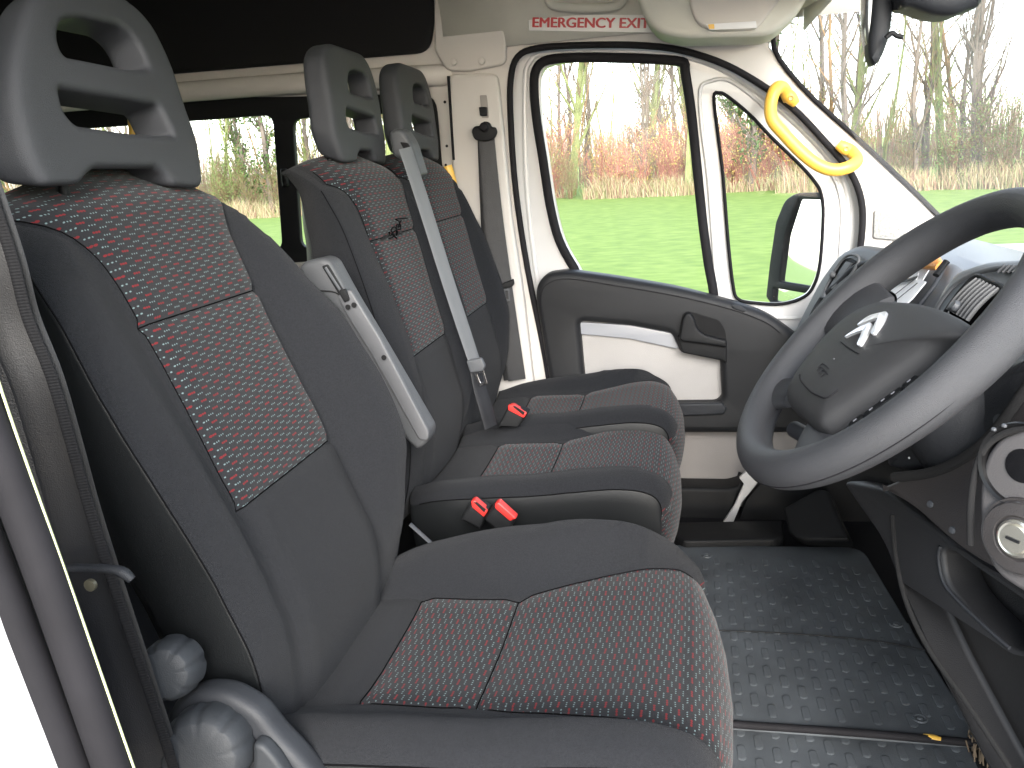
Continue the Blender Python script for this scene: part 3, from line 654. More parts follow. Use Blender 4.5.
def headrest(parent, yc, up=False):
    pl = Plane(Vector((-.664, yc, .995)), (0, 1, 0), (.975, 0, .22)) if not up else Plane(Vector((-.660, yc + .003, 1.012)), (0, 1, -.03), (1, 0, .03)); T = .060 if not up else .054
    ku, kv = (1.045, 1.05) if not up else (.93, .90)
    right = [Vector((a, b, 0)) for a, b in HR_R]
    rr = [.004, .008, .012, .018, .03, .03, .03, .03, .03, .03, .03, .03]
    left = [(-p.x, p.y, q) for p, q in list(zip(right, rr))[::-1]]
    if not up: left = [(*HRP.hit(*p[:2]), p[2]) for p in ((62, -17, .03), (42, 0, .03), (30, 40, .03), (26, 70, .03), (27, 100, .03), (35, 135, .03), (45, 164, .02), (57, 184, .014), (90, 182, .01), (96, 172, .008), (103, 166, .006))]
    out = [(p.x, p.y, q) for p, q in zip(right, rr)] + left
    out = rnd(out, .02, 6)
    o = plate_local('headrest', [out, rnd(HR_H1[::-1], .012, 6), rnd(HR_H2[::-1], .009, 6)], Matrix.Identity(4), T, .009, M_HR, None, res=4, angle=60, front=0)
    bm = bmesh.new(); bm.from_mesh(o.data); bmesh.ops.triangulate(bm, faces=bm.faces)
    for it in range(5):
        le = [e for e in bm.edges if e.calc_length() > .012]
        if not le: break
        bmesh.ops.subdivide_edges(bm, edges=le, cuts=1)
        bmesh.ops.triangulate(bm, faces=[f for f in bm.faces if len(f.verts) > 3])
    def sdist(p):
        best = 9
        for k in range(len(out)):
            a = out[k - 1]; b = out[k]; dx, dy = b[0] - a[0], b[1] - a[1]; l2 = dx * dx + dy * dy or 1e-9
            t = min(1, max(0, ((p.x - a[0]) * dx + (p.y - a[1]) * dy) / l2)); d = math.hypot(p.x - a[0] - t * dx, p.y - a[1] - t * dy)
            if d < best: best = d
        return best
    for v in bm.verts:
        a, b, c = v.co; d = sdist(v.co); r = .018
        k = math.sqrt(max(0, 1 - (1 - min(d, r) / r) ** 2)); k = .72 + .28 * k
        k *= 1 - .12 * max(0, (b - .05) / .18)
        c = -T / 2 + (c + T / 2) * k
        c -= .25 * a * a + .15 * max(0, b - .12) ** 1.5
        b += -c * (.38 if not up else .45) * max(0, 1 - b / .10)
        tp = 1 if not up else 1 - .8 * max(0, b)
        v.co = pl.w(a * ku * tp, b * kv, c)
    bmesh.ops.smooth_vert(bm, verts=bm.verts, factor=.4, use_axis_x=True, use_axis_y=True, use_axis_z=True)
    bm.to_mesh(o.data); bm.free()
    for p in o.data.polygons: p.use_smooth = True
    o2 = link('headrest', o.data, parent, M_HR); bpy.data.objects.remove(o)
    for s in (-1, 1): sweep('headrest_post', [pl.w(s * .10, .03, -.036), pl.w(s * .10, -.012, -.044)], .006, M_BLACK, o2, n=10, smooth=0)
    return o2
def seat(name, yc, label, group, dx, **k):
    t = thing(name, (-.25, yc, 0), label, 'seat', group)
    backrest(t, yc, hwk=k.get('hwk', 1), near_k=k.get('bn', 1), far_k=k.get('bf', 1), fr=k.get('fr', FR_D))
    cushion(t, yc, dx, k.get('fsc', 1), near_k=k.get('cn', .4), far_k=k.get('cf', 1), hwk=k.get('hwk', 1))
    headrest(t, yc + k.get('hy', 0), k.get('up', False))
    box('seat_base', (-.27 + dx, yc, .13), (.44, .40, .24), M_BLACK, t, bev=.02)
    return t
ds = seat('driver_seat', 0, 'nearest seat, charcoal cloth with red and white dashes, grey knobs at its side', 'three front seats', 0, cn=.42, cf=1.0, bn=.22, hy=-.018)
ms = seat('passenger_seat', .72, 'middle seat with torn threads on its backrest and a grey belt across it', 'three front seats', -.042, hwk=.93, fr=FR_P, up=True, fsc=.88, cn=.55, cf=.5, bn=.4, bf=.55, hy=.005)
fs_ = copy_tree(ms); fs_.location = (-.25, 1.125, 0); fs_['label'] = 'outer seat beside the passenger door, partly hidden by the middle seat'
# torn threads on the middle seat
rng = random.Random(3)
AX, NX, HB = FR_P
def bp(v, u, wd): p = HB + AX * v + NX * wd; p.y = .72 + u; return p
for k in range(2):
    c = [bp(.512 + rng.uniform(-.006, .006), -.06 + rng.uniform(-.03, .05), .012)]
    for j in range(9): c.append(bp(.512 + .003 + rng.gauss(0, .006) + .0022 * j, -.06 + .012 * j + rng.gauss(0, .012), .014 + rng.uniform(0, .014)))
    sweep('loose_thread', c, .0012, M_SEAM, ms, n=5, smooth=4)
sweep('torn_seam', [bp(.512 + .003 * math.sin(u * 90), u, .008 + .003 * math.sin(u * 70)) for u in [-.12 + .02 * i for i in range(9)]], .0035, M_HEADL, ms, n=6)

# ------------------------------------------------------------------ driver seat hardware
def knob(parent, c, r, dep, lobes, u=(1, 0, .25)):
    pl = Plane(c, u, (.22, -1, .28))
    def mod(q, h, a):
        if q > r * .5 and h < dep * .93: return q * (1 - .045 * max(0, math.cos(a * lobes)) ** 3 * (h > dep * .05))
        return q * (1 - (.07 if q > r * .6 else 0) * max(0, math.cos(a * lobes)) ** 3)
    return lathe('adjuster_knob', [(r * .9, 0), (r, dep * .12), (r * .98, dep * .55), (r * .92, dep * .8), (r * .80, dep * .96), (r * .74, dep), (r * .35, dep * 1.03)], pl, mat('knob_grey', (.030, .033, .037), .55, spec=.35, bump=.15, bscale=700), parent, n=96, mod=mod)
knob(ds, at(178, 663, y=-.262), .033, .04, 7)
# recliner cover at the base
CL = [(163, 722, .02), (172, 704, .02), (196, 692, .03), (225, 694, .03), (258, 713, .02), (276, 738, .02), (300, 762), (330, 800), (330, 900), (150, 900)]
cov = plate('side_cover', [CL], -.275, .035, .012, mat('cover_grey', (.024, .026, .030), .55, spec=.35, bump=.15, bscale=700), ds, front=0, rad=.02)
plate('lever', [[(252, 744, .006), (262, 746, .006), (275, 760), (300, 800), (300, 900), (250, 900)]], -.292, .02, .006, MATS['knob_grey'], ds, front=0, rad=.01)
knob(ds, at(212, 745, y=-.285), .049, .04, 9)
# raised grey armrest between the driver and middle seats
ar = thing('folded_armrest', (-.5, .33, .36), 'slim grey plastic arm with a slotted top between the driver and middle seats', 'armrest')
YA = .335
plate('arm_shell', [[(298, 268, .012), (303, 262, .012), (322, 258, .012), (330, 262, .01), (343, 286), (352, 302), (378, 345), (429, 432, .012), (428, 442, .012), (417, 452, .012), (405, 440), (370, 375), (340, 315), (320, 294), (304, 282)]], YA, .05, .009, M_GREYD, ar, front=0, rad=.012)
plate('belt_slot', [[(322, 266), (328, 264), (344, 291), (339, 294)]], YA - .001, .004, .001, M_BLACK, ar, front=.002, rad=.003)
plate('slot_insert', [[(324.5, 268), (326.5, 266.5), (341, 289), (339.5, 291)]], YA - .003, .004, .001, M_GREY, ar, front=.002, rad=.001)
plate('front_face', [[(337, 296), (350, 289), (380, 338), (429, 432, .01), (428, 441, .01), (419, 440), (372, 356), (347, 316)]], YA - .004, .01, .003, mat('light_grey_plastic', (.088, .09, .096), .5, bump=.2, bscale=700), ar, front=.001, rad=.006)
plate('screw_hole', [[(339, 291), (346, 288), (350, 300), (345, 302)]], YA - .006, .006, .001, M_BLACK, ar, front=.004, rad=.003)
for q in ((348, 307), (354, 305), (384, 357.5)):
    u = side(YA - .008).hit(*q); lathe('screw_recess', [(.0045, 0), (.0045, .001), (.001, .001)], Plane(side(YA - .008).w(*u), (1, 0, 0), (0, -1, 0)), M_HEADL, ar, n=10)
sweep('shell_split', [tuple(at(px, py, y=YA - .002)) for px, py in ((316, 291), (325, 291), (334, 292), (341, 296))], .0012, M_HEADL, ar, n=6)

# ------------------------------------------------------------------ seat belts
def belt(name, pts3, wds, m, parent, nrm=(1, -.4, .2), th=.0012):
    """flat webbing: PTS3 its middle line, WDS its width, NRM the way its face looks"""
    P1 = cat(pts3, 8, False); W1 = [v[0] for v in cat([(a, 0, 0) for a in wds], 8, False)]; vs = []; fs = []; N = Vector(nrm).normalized()
    prof = [(-1, 0), (-.85, 1), (-.3, .5), (.3, .5), (.85, 1), (1, 0), (.85, -1), (-.85, -1)]
    for i, p in enumerate(P1):
        t = (P1[min(i + 1, len(P1) - 1)] - P1[max(i - 1, 0)]).normalized(); s = t.cross(N).normalized(); u = s.cross(t)
        for a, b in prof: vs.append(p + s * a * W1[i] / 2 + u * b * th)
    n = len(prof)
    for i in range(len(P1) - 1):
        for j in range(n): fs.append((i * n + j, i * n + (j + 1) % n, (i + 1) * n + (j + 1) % n, (i + 1) * n + j))
    fs.append(tuple(range(n))); fs.append(tuple((len(P1) - 1) * n + j for j in range(n)))
    return mesh(name, vs, fs, m, parent, angle=60)
def pts(y, *q): return [tuple(at(a, b, y=y)) for a, b in q]
# middle seat belt
mb = thing('seat_belt', (-.5, .9, .36), 'pale grey belt running down across the middle seat backrest', 'seat belt', 'front seat belts')
belt('webbing', pts(.80, (405, 148), (424, 205), (446, 275), (464, 330), (476, 366)), [.033, .034, .034, .034, .032], M_BELTG, mb, nrm=(1, -.75, .35))
belt('lap_webbing', pts(.80, (474, 362), (479, 385), (486, 408), (491, 427)), [.028, .034, .038, .036], M_BELT, mb, nrm=(1, -.75, .35))
plate('tongue', [[(466, 361, .004), (481, 358, .004), (485, 366, .004), (483, 371), (470, 373)]], .785, .012, .003, M_GREY, mb, front=0, rad=.004)
plate('latch_blade', [[(473, 371), (483, 368), (487.5, 384), (479, 387)], [(477, 374), (481, 373), (484, 381.5), (480.5, 383)][::-1]], .79, .003, .0006, M_CHROME, mb, front=0, rad=.002)
bg_ = plate('belt_outlet', [[(388, 132, .01), (396, 128, .01), (403, 130, .01), (411, 143), (421, 175), (415, 178), (400, 160), (392, 156)]], .84, .06, .01, M_GREYD, mb, front=0, rad=.01)
plate('outlet_slot', [[(400, 142), (408, 143), (413, 152), (406, 153)]], .838, .004, .001, M_HEADL, mb, front=.0015, rad=.003)
# outer passenger belt
fb = thing('seat_belt', (-.45, 1.34, .3), 'black belt hanging from its anchor on the cream pillar beside the door', 'seat belt', 'front seat belts')
YB = 1.325
belt('webbing', pts(YB, (486, 132), (489, 170), (493, 215), (499, 265), (508, 320), (517, 380)), [.042, .046, .052, .056, .05, .05], M_BELT, fb, nrm=(.25, -1, .1))
belt('rear_webbing', pts(YB + .012, (483, 138), (486, 200), (490, 262), (502, 330), (510, 380)), [.03, .034, .036, .036, .036], M_BELT, fb, nrm=(.0, -1, .1))
an = plate('anchor_plate', [[(471, 131, .01), (474, 126, .008), (480, 126, .01), (483, 121, .008), (489, 122, .008), (491, 127, .01), (495, 127, .008), (497, 132, .01), (494, 139), (486, 142), (474, 140)]], YB - .014, .016, .005, M_BLACK, fb, front=0, rad=.01)
u = side(YB - .02).hit(484.5, 127); lathe('anchor_bolt', [(.012, 0), (.012, .008), (.008, .013), (.002, .014)], Plane(side(YB - .02).w(*u), (1, 0, 0), (0, -1, 0)), M_RUBBER, an, n=20)
plate('stop_clip', [[(499, 285), (513, 279, .003), (514, 284, .003), (512, 287), (500, 290)]], YB - .01, .012, .003, M_BLACK, fb, front=0, rad=.003)
plate('tongue', [[(503, 289), (509, 288), (510, 301), (505, 302)], [(504.8, 291), (507.7, 290.5), (508.3, 299), (505.8, 299.5)][::-1]], YB - .012, .006, .0015, M_GREYD, fb, front=0, rad=.003)
# driver belt close to the camera
M_BELTD = mat('glossy_belt', (.007, .0075, .009), .36, spec=.3, bump=.2, bscale=900)
db = thing('seat_belt', (-.5, -.36, .3), 'glossy black ribbed belt at the left, between door seal and driver seat', 'seat belt', 'front seat belts')
belt('webbing', pts(-.33, (-40, 150), (-4, 256), (13, 320), (37, 380), (56, 444), (76, 515), (100, 590), (130, 680), (165, 790), (180, 860)), [.046] * 10, M_BELTD, db, nrm=(.55, -1, .2))
M_RIB = mat('ribbed_webbing', (.006, .006, .007), .7, spec=.2)
_n = M_RIB.node_tree; _w = _n.nodes.new('ShaderNodeTexWave'); _w.bands_direction = 'Z'; _w.inputs['Scale'].default_value = 110; _t = _n.nodes.new('ShaderNodeTexCoord'); _b = _n.nodes.new('ShaderNodeBump'); _b.inputs['Distance'].default_value = .0002
_n.links.new(_t.outputs['Object'], _w.inputs['Vector']); _n.links.new(_w.outputs['Fac'], _b.inputs['Height']); _n.links.new(_b.outputs[0], _n.nodes['Principled BSDF'].inputs['Normal'])
for off in (14, -15):
    belt('ribbed_edge', pts(-.333, *[(a + off, b - off * .3) for a, b in ((-40, 150), (-4, 256), (13, 320), (37, 380), (56, 444), (76, 515), (100, 590), (130, 680), (165, 790), (180, 860))]), [.010] * 10, M_RIB, db, nrm=(.55, -1, .2), th=.0006)
belt('rear_webbing', pts(-.30, (-30, 240), (-2, 330), (28, 440), (60, 560), (90, 680), (115, 800)), [.034] * 6, M_BELT, db, nrm=(.5, -1, .1))
sweep('guide_bar', pts(-.37, (52, 574), (66, 569), (88, 568), (112, 569), (124, 573), (132, 580)), [(.004, .003), (.0048, .0038), (.005, .004), (.005, .004), (.0055, .005), (.004, .004)], M_DARK, db, n=10)
lathe('guide_bolt', [(.006, 0), (.006, .004), (.003, .005)], Plane(at(92, 584, y=-.352), (1, 0, 0), (0, -1, 0)), mat('bolt_olive', (.15, .14, .1), .4, metal=.5), db, n=14)
# buckles
def buckle(name, body_px, red_px, y, label, tilt=0):
    t = thing(name, at(body_px[0][0], body_px[0][1], y=y), label, 'belt buckle', 'red button belt buckles')
    plate('buckle_body', [body_px], y, .028, .005, M_BLACK, t, front=0, rad=.004)
    plate('release_button', [red_px], y - .002, .02, .003, M_RED, t, front=.003, rad=.003)
    return t
b1 = buckle('belt_buckle', [(497, 428), (509, 404), (529, 412), (518, 428)], [(508, 405), (513, 404.5), (527, 413), (524, 418), (508, 410)], .86, 'buckle with red button between the middle and outer seats')
plate('slot', [[(512.5, 406), (515, 406), (525, 412.5), (523.5, 415)]], .856, .004, .0006, M_HEADL, b1, front=.003, rad=.001)
b2 = buckle('belt_buckle', [(460, 520), (471, 500), (489, 510), (480, 530)], [(471, 500.5), (475, 499.5), (488, 511), (484, 517), (472, 507)], .42, 'left one of two red buckles behind the driver cushion')
plate('slot', [[(474, 501.5), (477, 502), (486, 509.5), (484.5, 512)]], .416, .004, .0006, M_HEADL, b2, front=.003, rad=.001)
buckle('belt_buckle', [(484, 520), (494, 504), (516, 519), (505, 540)], [(495, 503), (499, 501.5), (517, 518), (510, 521), (495, 508)], .40, 'right one of two red buckles, its top face solid red')
# seat side latch seen between the driver backrest and cushion
ft = thing('tilt_lever', at(415, 540, y=.30), 'small pale grey metal bracket between driver backrest and middle seat', 'bracket')
sweep('bracket_strap', pts(.30, (410, 524), (420, 533), (431, 543)), (.006, .002), M_GREYD, ft, n=8); 

# ------------------------------------------------------------------ steering wheel
th = .807
WP = Plane((.1933, -.0226, .7854), (0, -1, 0), (-math.cos(th), -.07, math.sin(th)))
sw = thing('steering_wheel', (.1835, -.012, .778), 'dark grey steering wheel with a chrome double chevron on its hub', 'steering wheel')
RW = .1873
pth = [WP.w(RW * math.cos(a), RW * math.sin(a), 0) for a in [2 * math.pi * i / 72 for i in range(72)]]
def rim():
    vs = []; fs = []; N, n = 96, 20
    for i in range(N):
        a = 2 * math.pi * i / N
        # thumb swellings at the spokes
        k = 1 + .10 * max(0, math.cos(a - math.radians(22))) ** 12 + .10 * max(0, math.cos(a - math.radians(158))) ** 12
        for j in range(n):
            b = 2 * math.pi * j / n; r = .0200 * k
            vs.append(WP.w((RW + r * math.cos(b)) * math.cos(a), (RW + r * math.cos(b)) * math.sin(a), r * 1.08 * math.sin(b)))
    for i in range(N):
        for j in range(n): fs.append((i * n + j, i * n + (j + 1) % n, ((i + 1) % N) * n + (j + 1) % n, ((i + 1) % N) * n + j))
    o = mesh('rim', vs, fs, M_WHEEL, sw)
    sweep('rim_seam', [WP.w((RW + .0196) * math.cos(a), (RW + .0196) * math.sin(a), -.0045) for a in [2 * math.pi * i / 90 for i in range(90)]], .0007, M_RUBBER, o, closed=True, n=5, smooth=0)
    return o
rim_o = rim()
# hub: domed pad traced on the wheel plane
HUB = [(787, 397), (792, 384), (806, 364), (824, 342), (845, 322), (865, 309), (882, 303), (903, 303), (930, 306), (955, 315), (975, 327), (978, 335), (968, 341), (941, 349), (911, 368), (876, 393), (847, 413), (830, 425), (821, 429), (811, 426), (800, 416), (791, 408)]
hub2 = [WP.hit(p[0], p[1], .012) for p in HUB]
hub2 = [tuple(v)[:2] for v in cat([(a, b, 0) for a, b in hub2], 4)]
cu = sum(p[0] for p in hub2) / len(hub2); cvv = sum(p[1] for p in hub2) / len(hub2)
vs = []; fs = []; n = len(hub2)
lev = [(.70, -.03), (.93, -.018), (.99, -.006), (1.0, .004), (.985, .012), (.95, .0175), (.88, .022), (.7, .027), (.5, .030), (.3, .0315), (.12, .032)]
for s, h in lev:
    for (a, b) in hub2: vs.append(WP.w(cu + (a - cu) * s, cvv + (b - cvv) * s, h))
for i in range(len(lev) - 1):
    for j in range(n): fs.append((i * n + j, i * n + (j + 1) % n, (i + 1) * n + (j + 1) % n, (i + 1) * n + j))
fs.append(tuple((len(lev) - 1) * n + j for j in range(n)))
hub = mesh('hub', vs, fs, M_HUB, sw, angle=70)
# raised tongue outline on the hub and small moulded mark
def hubh(u, v):
    d = max(abs(u - cu) / .1, abs(v - cvv) / .08); return .0318 - .010 * min(1, d) ** 2.5
def onhub(px, py):
    h = .028
    for _ in range(4):
        u, v = WP.hit(px, py, h); 
        # radial fraction of the point inside the outline
        a = math.atan2(v - cvv, u - cu); best = min(hub2, key=lambda q: abs((math.atan2(q[1] - cvv, q[0] - cu) - a + math.pi) % (2 * math.pi) - math.pi))
        f = math.hypot(u - cu, v - cvv) / math.hypot(best[0] - cu, best[1] - cvv)
        L_ = sorted(lev[3:], key=lambda q: q[0]); h = lin(L_, f)
    return u, v, h
def hubline(name, q, r, m, off=.0003):
    q3 = []
    for a, b in q:
        u, v, h = onhub(a, b); q3.append(WP.w(u, v, h + off))
    return sweep(name, q3, r, m, hub, n=6, smooth=4)
hubline('moulded_line', [(841, 342), (846, 346), (852, 350), (859, 354)], .0007, M_RUBBER)
hubline('moulded_line', [(800, 375), (801, 381), (810, 391), (819, 396), (826, 398), (834, 396), (840, 391)], .0009, M_RUBBER)
for q in ([(818, 368), (823, 364), (829, 369)], [(817, 371), (821, 367.5), (827, 372.5)], [(819, 374.5), (823, 370.5), (828, 375)], [(821, 377), (824.5, 374)]): hubline('moulded_mark', q, .0005, M_RUBBER)
u, v, h = onhub(834, 359); lathe('moulded_dot', [(.0015, 0), (.001, .0008), (.0002, .001)], Plane(WP.w(u, v, h), WP.u, WP.n), M_GREYD, hub, n=10)
# chrome double chevron, crop coordinates of the photograph zoom
def zc(a, b): return (780 + a / 6.4, 300 + b / 6.4)
for lp in ([(425, 245), (470, 212), (520, 183), (575, 160), (592, 156), (595, 172), (580, 205), (555, 255), (532, 290), (515, 302), (505, 292), (520, 255), (535, 215), (538, 205), (500, 215), (460, 230)],
           [(505, 170), (545, 135), (590, 108), (650, 92), (688, 85), (690, 98), (676, 135), (650, 180), (625, 212), (605, 228), (593, 220), (612, 175), (630, 140), (635, 128), (600, 135), (550, 152)]):
    q = [onhub(*zc(a, b)) for a, b in lp]; hm = sum(t[2] for t in q) / len(q)
    c3 = [tuple(x)[:3] for x in cat([(t[0], t[1], t[2]) for t in q], 3)]
    vs = [WP.w(a, b, h_ + .0) for a, b, h_ in c3] + [WP.w(a, b, h_ + .0030) for a, b, h_ in c3]; n_ = len(c3)
    fs = [tuple(range(n_, 2 * n_))] + [(i, (i + 1) % n_, n_ + (i + 1) % n_, n_ + i) for i in range(n_)]
    mesh('chevron', vs, fs, mat('emblem_chrome', (.92, .92, .93), .28, metal=.75), hub, smooth=False)
# spokes
def spoke(name, q, w0, w1, hz0=-.012, hz1=-.004, m=M_WHEEL, th_=.010):
    pts_ = [WP.w(a, b, hz0 + (hz1 - hz0) * i / (len(q) - 1)) for i, (a, b) in enumerate(q)]
    rr = [(w0 + (w1 - w0) * i / (len(q) - 1), th_) for i in range(len(q))]
    return sweep(name, pts_, rr, m, sw, n=16, up=tuple(WP.n), smooth=5)
def wp(px, py, h=0): return WP.hit(px, py, h)
A = wp(845, 325, -.01)
spoke('spoke', [wp(872, 326, -.01), wp(855, 312, -.01), wp(842, 304, -.003), wp(832, 302)], .040, .052, -.002, .002)
spoke('spoke', [wp(806, 402, -.02), wp(786, 401, -.015), wp(770, 402, -.008), wp(758, 404)], .022, .032, -.004, .002)
spoke('spoke', [wp(838, 424, -.02), wp(826, 438, -.015), wp(818, 450, -.008), wp(812, 460)], .022, .030, -.006, .0)
for s in (1,):
    spoke('spoke', [(.08, .03), (.11, .033), (.14, .036), (.165, .038)], .03, .036, -.014, -.008, M_WHEEL, .006)
    spoke('spoke', [(.07, -.06), (.09, -.10), (.105, -.14), (.11, -.15)], .020, .028)
# lower inner ring of the wheel body
spoke('lower_trim', [wp(790, 425, -.02), wp(825, 440, -.02), wp(870, 424, -.02), wp(915, 392, -.018), wp(955, 358, -.015)], .010, .012, -.028, -.026, M_WHEEL, .010)
# control buttons along the lower hub edge
plate('button_strip', [[(832, 434), (862, 418), (900, 392), (940, 360), (950, 364), (905, 398), (868, 424), (840, 440)]], 0, .02, .003, M_RUBBER, sw, pl=WP, rad=.003, front=-.004)
for i, (px, py) in enumerate(((858, 423), (874, 412), (886, 403), (896, 396), (912, 384))):
    u, v = WP.hit(px, py, .0); u2, v2 = WP.hit(px + 12, py - 9, .0); ang = math.atan2(v2 - v, u2 - u)
    b = box('control_button', (0, 0, 0), (.016, .010, .008), M_BLACK, sw, bev=.002, M=WP.m @ Matrix.Translation((u, v, .0)) @ Matrix.Rotation(ang, 4, 'Z'))
    box('button_mark', (0, 0, .0045), (.004, .0015, .0005), M_SILVER, b, bev=0, M=WP.m @ Matrix.Translation((u, v, .0)) @ Matrix.Rotation(ang, 4, 'Z'))

# ------------------------------------------------------------------ column stalks
st = thing('column_stalk', at(875, 285, y=.13), 'black control stalk behind the wheel rim with a round ribbed end', 'stalk')
a = at(884, 300, y=.16); b = at(878, 290, y=.06); c = at(925, 330, y=.03)
sweep('stalk_arm', [tuple(a), tuple(a.lerp(c, .5)), tuple(c)], .007, M_BLACK, st, n=10)
lathe('stalk_end', [(.013, -.008), (.014, 0), (.012, .012), (.004, .014)], Plane(a, (0, 0, 1), (-.3, .9, .1)), M_BLACK, st, n=24)

# ------------------------------------------------------------------ dashboard
da = thing('dashboard', (.5, .4, .3), 'grey dashboard with round vents, trays and lower knee panel', 'dashboard')
# main body: sections along y
def dash_body():
    P_ = [(.80, .69), (.62, .745), (.50, .752), (.43, .735), (.395, .70), (.385, .64), (.40, .55), (.44, .45), (.50, .34), (.55, .18), (.58, .0), (.95, .0), (.95, .69)]
    vs = []; fs = []; mi = []; ys = [-.42, -.2, 0, .2, .35, .5, .7, .9, 1.1, 1.22, 1.30]
    for k, y in enumerate(ys):
        for (x, z) in P_:
            dx = 0
            if .36 < y < .9 and .5 < z < .74: dx = .05
            if y < .3 and .4 < z < .7: dx = .06
            vs.append((x + dx + (.03 if y > 1.25 else 0), y, z - (.02 if y > 1.25 else 0)))
    n = len(P_)
    for k in range(len(ys) - 1):
        for j in range(n): fs.append((k * n + j, k * n + (j + 1) % n, (k + 1) * n + (j + 1) % n, (k + 1) * n + j)); mi.append(1 if j < 3 else 0)
    fs.append(tuple(range(n))); mi.append(0); fs.append(tuple((len(ys) - 1) * n + j for j in range(n))); mi.append(0)
    o = mesh('dash_body', vs, fs, [M_BLACK, mat('dash_top', (.09, .094, .10), .3, bump=.3, bscale=500)], da, mi=mi, angle=50)
    b = o.modifiers.new('b', 'BEVEL'); b.width = .02; b.segments = 4; b.limit_method = 'ANGLE'
    return o
dash_body()
# far end pod with its tall vent
PE_ = Plane(at(835, 285, y=1.16), (.35, -1, 0), (-.92, -.32, .35))
M_POD = mat('pod_grey', (.075, .082, .088), .42, bump=.3, bscale=700)
plate('end_pod', [[(788, 345, .02), (795, 325), (818, 280), (838, 252, .03), (858, 243, .03), (905, 250, .03), (925, 268), (890, 330), (850, 380), (800, 370)]], 0, .12, .018, M_POD, da, pl=PE_, rad=.03)
v1 = plate('end_vent', [[(824, 292, .01), (845, 260, .012), (851, 258), (858, 262), (845, 280), (832, 293), (830, 297)][:]], 0, .012, .002, M_BLACK, da, pl=PE_, rad=.004, front=.005)
plate('vent_blade', [[(831, 289), (849, 262), (855, 264), (836, 290)]], 0, .01, .002, M_GREYD, v1, pl=PE_, rad=.003, front=.009)
sweep('vent_rim', [PE_.w(*PE_.hit(a, b), .008) for a, b in ((826, 296), (840, 268), (852, 256), (862, 262), (842, 292), (834, 297))], .0035, M_GREYD, v1, closed=True, n=8, up=tuple(PE_.n))
lathe('vent_thumb', [(.007, 0), (.008, .006), (.005, .010), (.001, .011)], Plane(PE_.w(*PE_.hit(837, 276), .008), (1, 0, 0), tuple(PE_.n)), M_GREYD, v1, n=16)
box('pod_switch', (0, 0, 0), (.02, .02, .008), M_GREY, da, bev=.002, M=PE_.m @ Matrix.Translation((*PE_.hit(826, 295), .006)))
sweep('pod_edge', [PE_.w(*PE_.hit(a, b), .004) for a, b in ((806, 330), (822, 300), (840, 283), (856, 268), (876, 262), (895, 262))], .006, M_DARK, da, n=8, up=tuple(PE_.n))
# driver pod with the slatted vent
PV = Plane(at(955, 320, y=.27), (0, -1, 0), (-.78, -.12, .62))
pod = plate('driver_pod', [[(920, 345, .02), (925, 315, .03), (940, 285, .04), (958, 266, .04), (985, 256, .04), (1040, 252, .04), (1100, 262), (1100, 380), (1000, 400), (940, 380)]], 0, .16, .022, M_POD, da, pl=PV, rad=.03)
sweep('pod_rim', [PV.w(*PV.hit(a, b), -.002) for a, b in ((929, 335), (936, 310), (952, 288), (972, 275), (1000, 268), (1040, 268))], .0055, M_GREYD, da, n=10, up=tuple(PV.n))
vq = [(950, 314), (981, 280), (1004, 290), (1006, 296), (984, 325), (968, 326)]
vent = plate('driver_vent', [vq], 0, .01, .002, mat('vent_black', (.003, .003, .003), .8, spec=0), da, pl=PV, rad=.004, front=.004)
for i in range(7):
    t = i / 6; a = Vector((952, 313)).lerp(Vector((972, 324)), t); b = Vector((982, 282)).lerp(Vector((1004, 292)), t)
    p = [PV.w(*PV.hit(*(a.lerp(b, q))), .008 + .003 * math.sin(q * math.pi)) for q in (0, .35, .7, 1)]
    sweep('vent_slat', p, (.0011, .003), mat('slat_grey', (.10, .102, .105), .45), vent, n=8, up=tuple(PV.n))
sweep('vent_frame', [PV.w(*PV.hit(a, b), .007) for a, b in ((948, 316), (964, 294), (980, 279), (994, 284), (1008, 292), (1000, 308), (986, 328))], .003, M_BLACK, vent, n=8, up=tuple(PV.n))
lathe('vent_thumb', [(.007, 0), (.0085, .006), (.006, .011), (.001, .012)], Plane(PV.w(*PV.hit(963, 312), .008), (1, 0, 0), tuple(PV.n)), M_GREY, vent, n=16)
dv = plate('demister_vent', [[(1000, 271), (1012, 267), (1040, 272), (1030, 276)]], 0, .008, .001, M_BLACK, da, pl=PV, rad=.003, front=.003)
for i in range(6): box('demister_slat', (0, 0, 0), (.002, .012, .003), M_GREYD, dv, bev=0, M=PV.m @ Matrix.Translation((*PV.hit(1004 + i * 5, 271), .005)))
# centre tray with papers, clip and wrapper
PT = Plane(at(900, 290, y=.62), (0, -1, 0), (-.75, -.05, .66))
plate('centre_tray', [[(850, 345), (870, 300), (900, 272, .03), (940, 258, .03), (955, 262), (945, 300), (920, 360)]], 0, .05, .012, M_GREYD, da, pl=PT, rad=.02)
docs = thing('paper_sheets', PT.w(*PT.hit(900, 290), .01), 'loose white papers lying in the dashboard tray behind the wheel', 'papers')
plate('sheet', [[(870, 306), (884, 282), (905, 268), (926, 266), (934, 272), (922, 292), (896, 316), (882, 318)]], 0, .002, .0003, M_PAPER, docs, pl=PT, rad=.004, front=.010)
plate('sheet', [[(880, 302), (893, 288), (912, 279), (925, 277), (920, 292), (905, 306), (890, 312)]], 0, .002, .0003, M_PAPER, docs, pl=PT, rad=.002, front=.014)
plate('sheet', [[(893, 312), (908, 298), (926, 285), (934, 288), (920, 305), (908, 316)]], 0, .002, .0003, M_PAPER, docs, pl=PT, rad=.002, front=.017)
